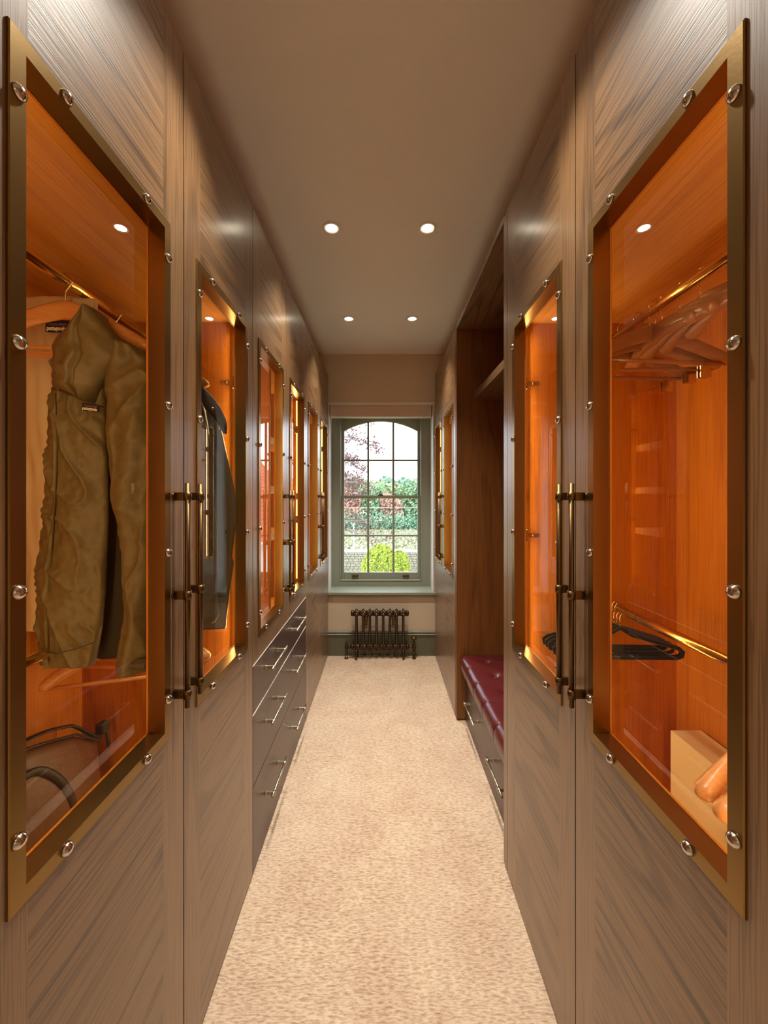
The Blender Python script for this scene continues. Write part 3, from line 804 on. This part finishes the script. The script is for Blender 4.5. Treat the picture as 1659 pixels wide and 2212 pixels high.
def jacket():
    Y0 = .925
    jk = empty('olive_jacket', (-.80, .965, EYE + .10), 'olive hooded jacket with cream lining, hanging open in the near left wardrobe', 'jacket')
    # cream lining: the inside of the back and left half
    Lc = [(645, 20), (700, 16), (900, 10), (1200, 16), (1362, 22)]
    Rc = [(645, 205), (720, 200), (900, 190), (1200, 180), (1362, 170)]
    cloth('lining', Lc, Rc, M['cream'], 1.02, .02, lambda u, v, x, z: .010 * N(x, z * .35, 16, 3) + .006 * N(x * 2, z * .5, 22, 9), jk, seed=1)
    put('hanging_tape', MB().box((px2(30, .985), .98, pz2(772, .985)), (px2(190, .985), .986, pz2(761, .985))), M['hanger'], jk)
    # olive front panel with a gathered zip edge
    Lf = [(735, 150), (752, 118), (790, 111), (840, 114), (900, 106), (960, 108), (1050, 104), (1130, 96), (1200, 84), (1280, 80), (1360, 78), (1436, 80)]
    Rf = [(735, 215), (752, 222), (790, 226), (840, 225), (960, 226), (1050, 227), (1130, 227), (1200, 224), (1280, 221), (1360, 214), (1436, 200)]
    def fold(u, v, x, z):
        return .014 * N(x, z * .4, 11, 1) + .009 * (1 - 2 * abs(N(x * 1.6 + z * .7, z, 9, 5))) ** 3 + .004 * sin(u * 9 + v * 5) * v + .0025 * N(x, z, 70, 8)
    def gather(u, py):
        e = max(0, 1 - u / .28)
        return e * .0022 * sin(py * .30 + 3 * sin(py * .045)) * (1 if py > 830 else .3) + (.004 if .24 < u < .30 else 0)
    fp = cloth('front_panel', Lf, Rf, M['olive'], .93, .05, fold, jk, ny=260, nx=60, gath=gather)
    # hem curve
    Lh = [(1428, 79), (1446, 80)]; Rh = [(1428, 205), (1446, 190)]
    # hood and collar, draped over the hanger
    Lh = [(672, 196), (690, 172), (705, 150), (722, 128), (750, 112), (790, 112), (835, 122), (870, 180)]
    Rh = [(672, 212), (690, 222), (705, 232), (722, 244), (750, 262), (772, 268), (800, 236), (835, 208), (870, 196)]
    Lh[-1] = (870, 190)
    cloth('hood', Lh, Rh, M['olive'], .905, .07, lambda u, v, x, z: .010 * N(x, z, 14, 2) + .012 * math.exp(-((u - .52 - .15 * (v - .5)) / .05) ** 2) * -1 + .006 * N(x, z, 30, 4), jk, ny=90, nx=50)
    # sleeve side
    Ls = [(748, 262), (775, 240), (820, 233), (900, 235), (1000, 241), (1100, 250), (1180, 262), (1260, 269), (1330, 268), (1400, 260), (1446, 257)]
    Rs = [(748, 292), (775, 322), (820, 345), (900, 350), (1000, 346), (1100, 342), (1180, 340), (1260, 336), (1330, 334), (1400, 330), (1446, 322)]
    cloth('sleeve', Ls, Rs, M['olive'], .915, .075, lambda u, v, x, z: .014 * N(x + z * .35, z * .5, 12, 6) + .010 * (1 - 2 * abs(N(x * 1.3 - z * .6, z * .8, 8, 2))) ** 3 + .008 * sin(u * 7 + v * 11) * sin(pi * u) + .004 * N(x, z, 45, 8), jk, ny=200, nx=44)
    put('cuff', MB().box((px2(256, .88), .875, pz2(1448, .88)), (px2(321, .88), .965, pz2(1425, .88)), .008), M['olive_dk'], jk)
    # back half, cloth colour darkened to give the shade behind the opening
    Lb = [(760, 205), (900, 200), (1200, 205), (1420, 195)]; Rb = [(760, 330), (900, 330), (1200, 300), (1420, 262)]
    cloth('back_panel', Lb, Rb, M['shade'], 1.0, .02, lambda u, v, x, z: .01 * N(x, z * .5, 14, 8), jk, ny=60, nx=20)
    def seam(pts, Y, r=.0016, nm='seam'):
        put(nm, MB().tube([(px2(a, Y - dd), Y - dd, pz2(b, Y - dd)) for (a, b, dd) in pts], r, 6), M['olive_dk'], jk)
    seam([(112, 838, .014), (135, 846, .03), (165, 858, .037), (200, 872, .036), (224, 880, .02)], .93)
    seam([(120, 850, .028), (124, 950, .032), (120, 1060, .032), (112, 1180, .03), (104, 1300, .03), (104, 1430, .028)], .93, .0014)
    seam([(84, 1405, .012), (120, 1412, .036), (165, 1402, .04), (202, 1388, .02)], .93, .0014)
    put('zip_pull', MB().box((px2(165, .895), .888, pz2(850, .895)), (px2(168.5, .895), .892, pz2(832, .895)), .0005), M['black'], jk)
    # woven labels
    def label(x, y, z, w_, h_, flip, rot, nm):
        e = bpy.data.objects.new(nm, MB().box((-w_ / 2, -.0012, -h_ / 2), (w_ / 2, .0012, h_ / 2)).mesh(nm)); C.objects.link(e); e.parent = jk
        e.data.materials.append(M['labelblk']); o0 = ORG[jk.name]; e.location = (x - o0[0], y - o0[1], z - o0[2]); e.rotation_euler = (0, rot, 0)
        pk = MB(); n = 9; pts = [(-w_ * .42 + w_ * .84 * i / n, h_ * (.12 + .16 * abs(sin(i * 1.9)))) for i in range(n + 1)]
        vs = []
        for (a, b) in pts: vs += [(a, -.0018, h_ * .05), (a, -.0018, b + .001)]
        pk.add(vs, [(2 * i, 2 * i + 2, 2 * i + 3, 2 * i + 1) for i in range(n)])
        put('label_peaks', pk, M['labelpur'], e, local=True)
        cu = bpy.data.curves.new('lettering', 'FONT'); cu.body = 'patagonia'; cu.size = h_ * .62; cu.extrude = .0004; cu.align_x = 'CENTER'; cu.align_y = 'CENTER'; cu.offset = h_ * .012
        to = bpy.data.objects.new('lettering_curve', cu); C.objects.link(to)
        dg = bpy.context.evaluated_depsgraph_get(); me = bpy.data.meshes.new_from_object(to.evaluated_get(dg)); bpy.data.objects.remove(to)
        xs = [v.co.x for v in me.vertices]; k = w_ * .86 / (max(xs) - min(xs))
        for v in me.vertices: v.co = (v.co.x * k * (-1 if flip else 1), -.0022 - v.co.z, v.co.y * k * 1.15 - h_ * .2)
        me.materials.clear(); me.materials.append(M['labeltxt'])
        t = bpy.data.objects.new('lettering', me); C.objects.link(t); t.parent = e
        return e
    a = label(px2(131, .985), .975, pz2(709, .985), .058, .030, False, .03, 'neck_label')
    put('loop', MB().tube([(-.011, 0, .012), (-.011, 0, .022), (-.006, 0, .026), (.006, 0, .026), (.011, 0, .022), (.011, 0, .012)], .0022, 6), M['labelblk'], a, local=True)
    label(px2(207, .905), .889, pz2(884, .905), .040, .017, False, .12, 'chest_label')
jacket()

def shell_coat(name, y, top, bot, halfw, mat, label, cat, xc=-.80, shoulder=.085, depth=.05, seed=1, collar=True):
    """a hanging garment seen edge on: shoulders run along x"""
    rt = empty(name, (xc, y, EYE + top), label, cat)
    rows = []; n = 60; K = 48
    for i in range(n + 1):
        v = i / n; z = EYE + top - (top - bot) * v
        sh = min(1, (v * (top - bot) / shoulder)) ** .5
        hw = halfw * (.22 + .78 * sh) * (1 - .12 * v) * (1 + .02 * sin(v * 9)); dp = depth * (.5 + .5 * sh) * (1 + .25 * v)
        ring = []
        for j in range(K):
            t = 2 * pi * j / K; c, s_ = cos(t), sin(t)
            r = 1 + .05 * noise.noise(Vector((c * 2.2, s_ * 2.2, z * 3 + seed)))
            ring.append((xc + hw * c * r, y + dp * (abs(s_) ** .8) * (1 if s_ > 0 else -1) * r, z))
        rows.append(ring)
    mb = MB().grid(rows, close=True)
    mb.f.append(list(range(K))); mb.sm.append(False); mb.f.append([n * K + j for j in range(K)][::-1]); mb.sm.append(False)
    put('body', mb, mat, rt)
    for sx in (-1, 1):
        p = []; rr = []
        for k in range(16):
            u = k / 15; p.append((xc + sx * (halfw * .93 + .012 * sin(u * 4)), y - .02 * sin(pi * u), EYE + top - .07 - .58 * u)); rr.append((.036 * (1 - .2 * u) + .003 * sin(k * 2.3), .036 * (1 - .2 * u) + .003 * sin(k * 2.3)))
        put('sleeve', MB().tube(p, rr, 14), mat, rt)
    if collar:
        for sx in (-1, 1):
            c = []
            for k in range(8):
                u = k / 7; ring = []
                for j in range(10):
                    w_ = j / 9
                    ring.append((xc + sx * (.045 + .105 * u + .05 * w_), y - depth * .55 - .008 - .014 * sin(pi * w_), EYE + top + .012 - .10 * u - .05 * w_ * (1 - u * .5)))
                c.append(ring)
            g = MB().grid(c); o = put('collar', g, M['black'], rt)
            md = o.modifiers.new('thickness', 'SOLIDIFY'); md.thickness = .005
            put('snap', MB().lathe((xc + sx * .15, y - depth * .55 - .022, EYE + top - .095), [(.0001, -.003), (.005, -.002), (.006, .001), (.0001, .002)], 10, 'Y'), M['stud'], rt)
    return rt
def waxed_coat():
    ct = empty('waxed_coat', (-.72, 1.335, EYE + .1), 'dark waxed coat with black collar, seen through the second left glass door', 'coat')
    Rr = [(850, 440), (872, 458), (905, 472), (960, 483), (1020, 497), (1080, 508), (1130, 508), (1185, 501), (1205, 499), (1215, 503), (1260, 497), (1300, 492), (1340, 487), (1358, 486)]
    Ll = [(850, 395), (905, 300), (1000, 262), (1130, 250), (1358, 262)]
    cloth('body', Ll, Rr, M['coat'], 1.345, .03, lambda u, v, x, z: .006 * N(x, z * .5, 20, 3) + .003 * N(x, z, 50, 4), ct, ny=120, nx=40)
    Rr = [(870, 438), (950, 452), (1050, 460), (1120, 464), (1200, 469), (1235, 470), (1260, 465), (1290, 467), (1330, 471), (1345, 462)]
    Ll = [(870, 400), (950, 392), (1120, 385), (1345, 395)]
    cloth('sleeve', Ll, Rr, M['coat'], 1.28, .045, lambda u, v, x, z: .008 * N(x, z * .6, 18, 7) + .003 * N(x, z, 50, 2), ct, ny=110, nx=30)
    Rr = [(834, 436), (848, 450), (863, 463), (880, 474), (904, 485), (920, 488), (936, 486)]
    Ll = [(834, 430), (850, 432), (870, 436), (885, 444), (904, 462), (920, 474), (936, 482)]
    cloth('collar', Ll, Rr, M['black'], 1.26, .02, lambda u, v, x, z: .003 * N(x, z, 20, 2), ct, ny=30, nx=14)
    for (a, b) in ((458, 882), (472, 923)):
        put('snap', MB().lathe((px2(a, 1.24), 1.242, pz2(b, 1.24)), [(.0001, -.004), (.005, -.003), (.006, .001), (.0001, .002)], 12, 'Y'), M['stud'], ct)
waxed_coat()
shell_coat('dark_jacket', 1.225, .475, -.30, .20, M['black'], 'black jacket hanging behind the olive jacket in the left wardrobe', 'jacket', xc=-.82, depth=.028, seed=4, collar=False)

# ------------------------------------------------------------------ leather bag and cream box
def bag():
    zf = .30
    bg = empty('leather_bag', (-.99, 1.05, zf), 'brown leather bag with dark straps on the floor of the near left wardrobe', 'bag')
    rows = []; n = 26
    def top(y): return EYE - .70 - .045 * max(0, (y - 1.03) / .2) - (.05 * max(0, (y - 1.2) / .1) if y > 1.2 else 0) + .02 * sin((y - .8) * 9) * (y > .8)
    ys = [.72 + (1.315 - .72) * i / 40 for i in range(41)]
    for i, y in enumerate(ys):
        e = min(1, min(i, 40 - i) / 4 + .25) ; tz = top(y); ring = []
        for j in range(n):
            t = j / n
            # section: front bottom -> front top -> back top -> back bottom
            if t < .45: u = t / .45; x = -.905 - .055 * u ** 1.6; z = zf + (tz - zf) * u
            elif t < .55: u = (t - .45) / .1; x = -.96 - .03 * u; z = tz
            else: u = (t - .55) / .45; x = -.99 - .09 * u; z = tz - (tz - zf) * u
            x = -.98 + (x + .98) * e; z += .006 * noise.noise(Vector((y * 8, z * 8, j * .3)))
            z = max(z, zf + .001)
            ring.append((x, y, z))
        rows.append(ring)
    mb = MB().grid(rows, close=True)
    mb.f.append(list(range(n))); mb.sm.append(False); mb.f.append([40 * n + j for j in range(n)][::-1]); mb.sm.append(False)
    put('body', mb, M['bag'], bg)
    put('rim_piping', MB().tube([(-.955, y, top(y) + .004) for y in ys[2:-1]], .004, 8), M['strap'], bg)
    st = []
    for k in range(22):
        u = k / 21
        y = .86 + .27 * sin(pi * min(u * 1.0, 1) * .62) * 1.07; z = EYE - .735 - .03 * u - .30 * max(0, u - .35) ** 1.2 / .6
        st.append((-.945 + .05 * max(0, u - .3), y, z))
    put('strap', MB().tube(st, [(.003, .011)] * 22, 8), M['strap'], bg)
    up = [(-.965, y, top(y) + .012 + .022 * sin(pi * (y - .98) / .33)) for y in [.98 + .33 * k / 14 for k in range(15)]]
    put('strap', MB().tube(up, [(.010, .005)] * 15, 8), M['strap'], bg)
    bk = MB().box((-.975, 1.30, EYE - .81), (-.945, 1.335, EYE - .775), .004); bk.tube([(-.955, 1.33, EYE - .80), (-.95, 1.335, EYE - .87)], .006, 8)
    put('buckle', bk, M['strap'], bg)
    put('side_loop', MB().tube([(-.905, 1.19, .42), (-.89, 1.20, .36), (-.885, 1.20, .31)], .003, 6), M['steel'], bg)
bag()
bx = empty('cream_box', (1.04, 1.02, .30), 'tall cream board box at the back of the near right wardrobe floor', 'box')
put('box_body', MB().box((.985, .72, .30), (1.09, 1.315, EYE - .80), .002), M['card'], bx)
put('lid_seam_shade', MB().box((.9835, 1.018, .302), (.985, 1.022, EYE - .802)), M['gap'], bx)

# ------------------------------------------------------------------ outside
GZ = -3.0
M['grass'] = plain('rough pasture', lin(158, 162, 128), .95, var=.28, bscale=1.6)
M['leafA'] = plain('green foliage', lin(150, 178, 136), .8, var=.35, bscale=2)
M['leafB'] = plain('blue green foliage', lin(132, 166, 136), .8, var=.3, bscale=2)
M['leafC'] = plain('olive yellow foliage', lin(184, 188, 138), .8, var=.3, bscale=2)
M['leafR'] = plain('russet foliage', lin(204, 158, 138), .8, var=.3, bscale=3)
M['leafP'] = plain('purple brown leaves', lin(112, 76, 74), .8, var=.3, bscale=3)
M['leafY'] = plain('bright lime foliage', lin(184, 198, 84), .8, var=.25, bscale=6)
M['bark'] = plain('grey bark', lin(150, 136, 130), .9)
M['stone'] = plain('field stone', lin(164, 156, 138), .9, var=.25, bscale=9, bump=.8)
M['coping'] = plain('pale coping stone', lin(240, 236, 226), .8)
M['tile'] = plain('red clay roof tile', lin(190, 108, 82), .8, var=.15, bscale=4)
M['render'] = plain('white house render', lin(236, 232, 226), .8)
gr = put('field', MB().box((-60, 4.5, GZ - .4), (60, 120, GZ)), M['grass']); tag(gr, kind='structure')
gr.name = 'ground'
def leaf_mesh(nm, fn, n, size, mat):
    mb = MB()
    for _ in range(n):
        p = Vector(fn()); a = Vector((random.gauss(0, 1), random.gauss(0, 1), random.gauss(0, 1))).normalized()
        b = a.orthogonal().normalized(); c = a.cross(b); s_ = size * random.uniform(.6, 1.3)
        mb.add([p - b * s_, p - c * s_ * .6, p + b * s_, p + c * s_ * .6], [(0, 1, 2, 3)])
    me = bpy.data.meshes.new(nm); me.from_pydata(mb.v, [], mb.f); me.materials.append(mat); return me
def crown(rx, rz, lobes, seed):
    rnd = random.Random(seed); L = [(0, 0, rz, rx * .8)] + [(rnd.uniform(-.6, .6) * rx, rnd.uniform(-.6, .6) * rx, rz * rnd.uniform(.45, 1.65), rx * rnd.uniform(.3, .5)) for _ in range(lobes)]
    def f():
        x, y, z, r_ = random.choice(L); v = Vector((random.gauss(0, 1), random.gauss(0, 1), random.gauss(0, 1))).normalized() * r_ * random.uniform(.82, 1.03)
        return (x + v.x, y + v.y, max(.1, z + v.z))
    return f
crowns = [leaf_mesh('foliage', crown(3.2, 3.4, 10, k), 2600, .26, M[m]) for k, m in enumerate(('leafA', 'leafB', 'leafC', 'leafR'))]
trunk = MB().tube([(0, 0, 0), (.1, 0, 1.5), (0, .1, 3)], [.28, .2, .12], 8).mesh('trunk'); trunk.materials.append(M['bark'])
row = [(-9.0, 56, 3, .95), (-6.8, 60, 0, 1.15), (-5.2, 55, 3, .9), (-3.6, 62, 2, 1.2), (-1.6, 57, 0, 1.0), (.2, 60, 2, 1.08), (1.2, 56, 3, .72), (2.6, 66, 1, 1.2), (4.2, 58, 0, .98), (5.6, 64, 1, 1.15),
       (7.0, 57, 0, 1.2), (9.4, 60, 0, 1.35), (11.5, 58, 1, 1.2), (-12, 58, 0, 1.2)]
ti = ['pale green', 'blue-green', 'olive yellow', 'russet']
wherex = ['far left', 'left', 'left of centre', 'centre', 'right of centre', 'right', 'far right']
ords = ['first', 'second', 'third', 'fourth', 'fifth', 'sixth', 'seventh', 'eighth', 'ninth', 'tenth', 'eleventh', 'twelfth', 'thirteenth', 'fourteenth']
for k, (x, y, c, sc_) in enumerate(sorted(row)):
    tr = empty('tree', (x, y, GZ), f'{ti[c]} tree in the distant wood, {ords[k]} counting from the left', 'tree', 'trees of the distant wood')
    tr.scale = (sc_, sc_, sc_)
    put('foliage', crowns[c], None, tr, local=True); put('trunk', trunk, None, tr, local=True)
hd = MB(); hedge = leaf_mesh('hedge_leaves', lambda: (random.uniform(-10, 11), random.uniform(51, 53), GZ + abs(random.gauss(0, 1)) * 1.0), 5200, .2, M['leafB'])
o = put('undergrowth', hedge, None); tag(o, 'low dark green undergrowth at the foot of the distant trees', 'undergrowth', kind='stuff')
# tussocks of the rough field
o = put('field_tussocks', leaf_mesh('field_tussocks', lambda: (random.uniform(-7, 7), random.uniform(21, 50), GZ + random.uniform(0, .18)), 5000, .14, plain('dry tussock grass', lin(150, 146, 112), .9, var=.35, bscale=1.5)), None)
tag(o, 'dry tussocky grass across the field behind the stone wall', 'grass', kind='stuff')
# stone wall
sw = empty('stone_wall', (0, 20.2, GZ), 'rubble stone garden wall with pale coping behind the lime green shrubs', 'wall')
put('wall_core', MB().box((-6, 20.05, GZ), (6, 20.4, -1.50)), M['stone'], sw)
for i in range(13): put('coping_stone', MB().box((-6 + i * .93, 19.98, -1.50), (-6 + i * .93 + .915, 20.46, -1.40), .02), M['coping'], sw)
stn = MB(); z = GZ + .3
while z < -1.56:
    h_ = random.uniform(.09, .15); x = -3.2
    while x < 3.2:
        l_ = random.uniform(.12, .32); stn.box((x, 20.0 - random.uniform(0, .03), z), (x + l_ - .02, 20.06, z + h_ - .02), .012); x += l_
    z += h_
o = put('rubble_facing', stn, M['stone'], sw); o['kind'] = 'stuff'
# lime shrubs
def shrub(x, y, w_, top, label):
    rt = empty('shrub', (x, y, GZ), label, 'shrub', 'lime green shrubs')
    h_ = top - GZ
    def f():
        u = random.random() ** .8; a = random.uniform(0, 2 * pi); r_ = w_ * sqrt(max(0, 1 - u ** 4.5)) * (1 + .12 * sin(a * 5 + u * 9))
        r_ *= random.uniform(.85, 1.05); return (r_ * cos(a), r_ * sin(a), .1 + (h_ - .1) * u)
    put('foliage', leaf_mesh('foliage', f, 8000, .055, M['leafY']), None, rt, local=True)
    put('stem', MB().tube([(0, 0, 0), (0, 0, h_ * .6)], .06, 8), M['bark'], rt, local=True)
shrub(-.06, 15, .74, EYE - 1.90, 'large bright lime green shrub in the middle of the window view')
shrub(.68, 15.6, .44, EYE - 2.22, 'smaller bright lime green shrub, right of the large one')
# russet tree near the house: limbs and scattered leaves
def near_tree():
    rt = empty('russet_tree', (-2.9, 13, GZ), 'thin russet-leaved tree reaching into the window view from the left', 'tree')
    tw = MB(); tips = []
    tw.tube([(-2.9, 13, GZ), (-2.85, 13, 0), (-2.6, 13.1, 2.4), (-2.3, 13, 4.6)], [.16, .12, .08, .03], 8)
    rnd = random.Random(5)
    for k in range(19):
        z0 = .35 + k * .19; p = Vector((-2.7 + .02 * k, 13, z0)); d = Vector((1, rnd.uniform(-.25, .25), rnd.uniform(-.12, .3))).normalized(); pts = [p.copy()]
        Ln = rnd.uniform(1.5, 3.0) if z0 < 1.5 else rnd.uniform(1.4, 2.5)
        for j in range(8):
            d = (d + Vector((0, rnd.uniform(-.2, .2), rnd.uniform(-.22, .2)))).normalized(); p = p + d * Ln / 8; pts.append(p.copy())
            if j > 1:
                e = p + Vector((rnd.uniform(-.1, .35), rnd.uniform(-.2, .2), rnd.uniform(-.3, .3))); tw.tube([p, (p + e) / 2 + Vector((0, 0, .02)), e], [.013, .010, .006], 4); tips += [p.copy(), (p + e) / 2, e]
        tw.tube(pts, [.034 - .003 * j for j in range(9)], 5)
    put('branches', tw, M['bark'], rt)
    def f():
        t = random.choice(tips); g = .09
        return (t.x + random.gauss(0, g) + 2.9, t.y + random.gauss(0, g) - 13, t.z + random.gauss(0, g) - GZ)
    put('foliage', leaf_mesh('foliage', f, 3200, .045, M['leafP']), None, rt, local=True)
near_tree()
ps = empty('field_post', (wx(764, 30), 30, GZ), 'pale upright post standing in the field beyond the wall', 'post')
put('post', MB().tube([(wx(764, 30), 30, GZ), (wx(764, 30), 30, wz(1132, 30))], .05, 8), M['coping'], ps)
put('cross_arm', MB().box((wx(759, 30), 29.97, wz(1134, 30)), (wx(767, 30), 30.03, wz(1131, 30)), .01), M['coping'], ps)
pl = empty('power_line', (0, 30, GZ), 'thin pale wire crossing level in front of the distant trees', 'wire')
for xx in (-8, 8): put('pole', MB().tube([(xx, 30, GZ), (xx, 30, wz(1090, 30))], .09, 8), M['bark'], pl)
put('wire', MB().tube([(-8, 30, wz(1096.5, 30)), (0, 30, wz(1097, 30)), (8, 30, wz(1096.5, 30))], .018, 6), M['coping'], pl)
# neighbouring house, seen mirrored in the left glass doors
hs = empty('house', (5.0, 14, GZ), 'white rendered house with red tiled roof right of the window view', 'house')
hx0 = 2.15; eave = .10; ridge = 2.9
put('house_wall', MB().box((hx0, 11.5, GZ), (9, 17, eave)), M['render'], hs)
rf = MB(); n = 22
for i in range(n):   # courses of tiles on the slope facing the window
    u0, u1 = i / n, (i + 1) / n
    y_a = 11.2 + 3.05 * u0; z_a = eave - .05 + (ridge - eave) * u0
    y_b = 11.2 + 3.05 * u1 + .05; z_b = eave - .05 + (ridge - eave) * u1 + .05
    xa = hx0 - .25 + 1.6 * u0
    rf.add([(xa, y_a, z_a), (9.2, y_a, z_a), (9.2, y_b, z_b - .04), (xa + .07, y_b, z_b - .04), (xa, y_a, z_a + .05), (9.2, y_a, z_a + .05), (9.2, y_b, z_b), (xa + .07, y_b, z_b)],
           [(0, 1, 5, 4), (4, 5, 6, 7), (0, 4, 7, 3), (1, 2, 6, 5), (2, 3, 7, 6), (0, 3, 2, 1)])
rf.add([(hx0 - .2, 11.25, eave - .02), (hx0 + 1.5, 14.3, ridge), (hx0 - .2, 17.3, eave - .02), (9.2, 14.3, ridge), (9.2, 17.3, eave - .02)], [(0, 1, 2), (1, 3, 4, 2)])
put('tiled_roof', rf, M['tile'], hs)
put('gutter', MB().tube([(hx0 - .25, 11.15, eave - .05), (9.2, 11.15, eave - .05)], .05, 10), M['render'], hs)
put('timber_post', MB().box((hx0 + .55, 11.44, GZ), (hx0 + .68, 11.5, eave - .2), .01), M['bark'], hs)
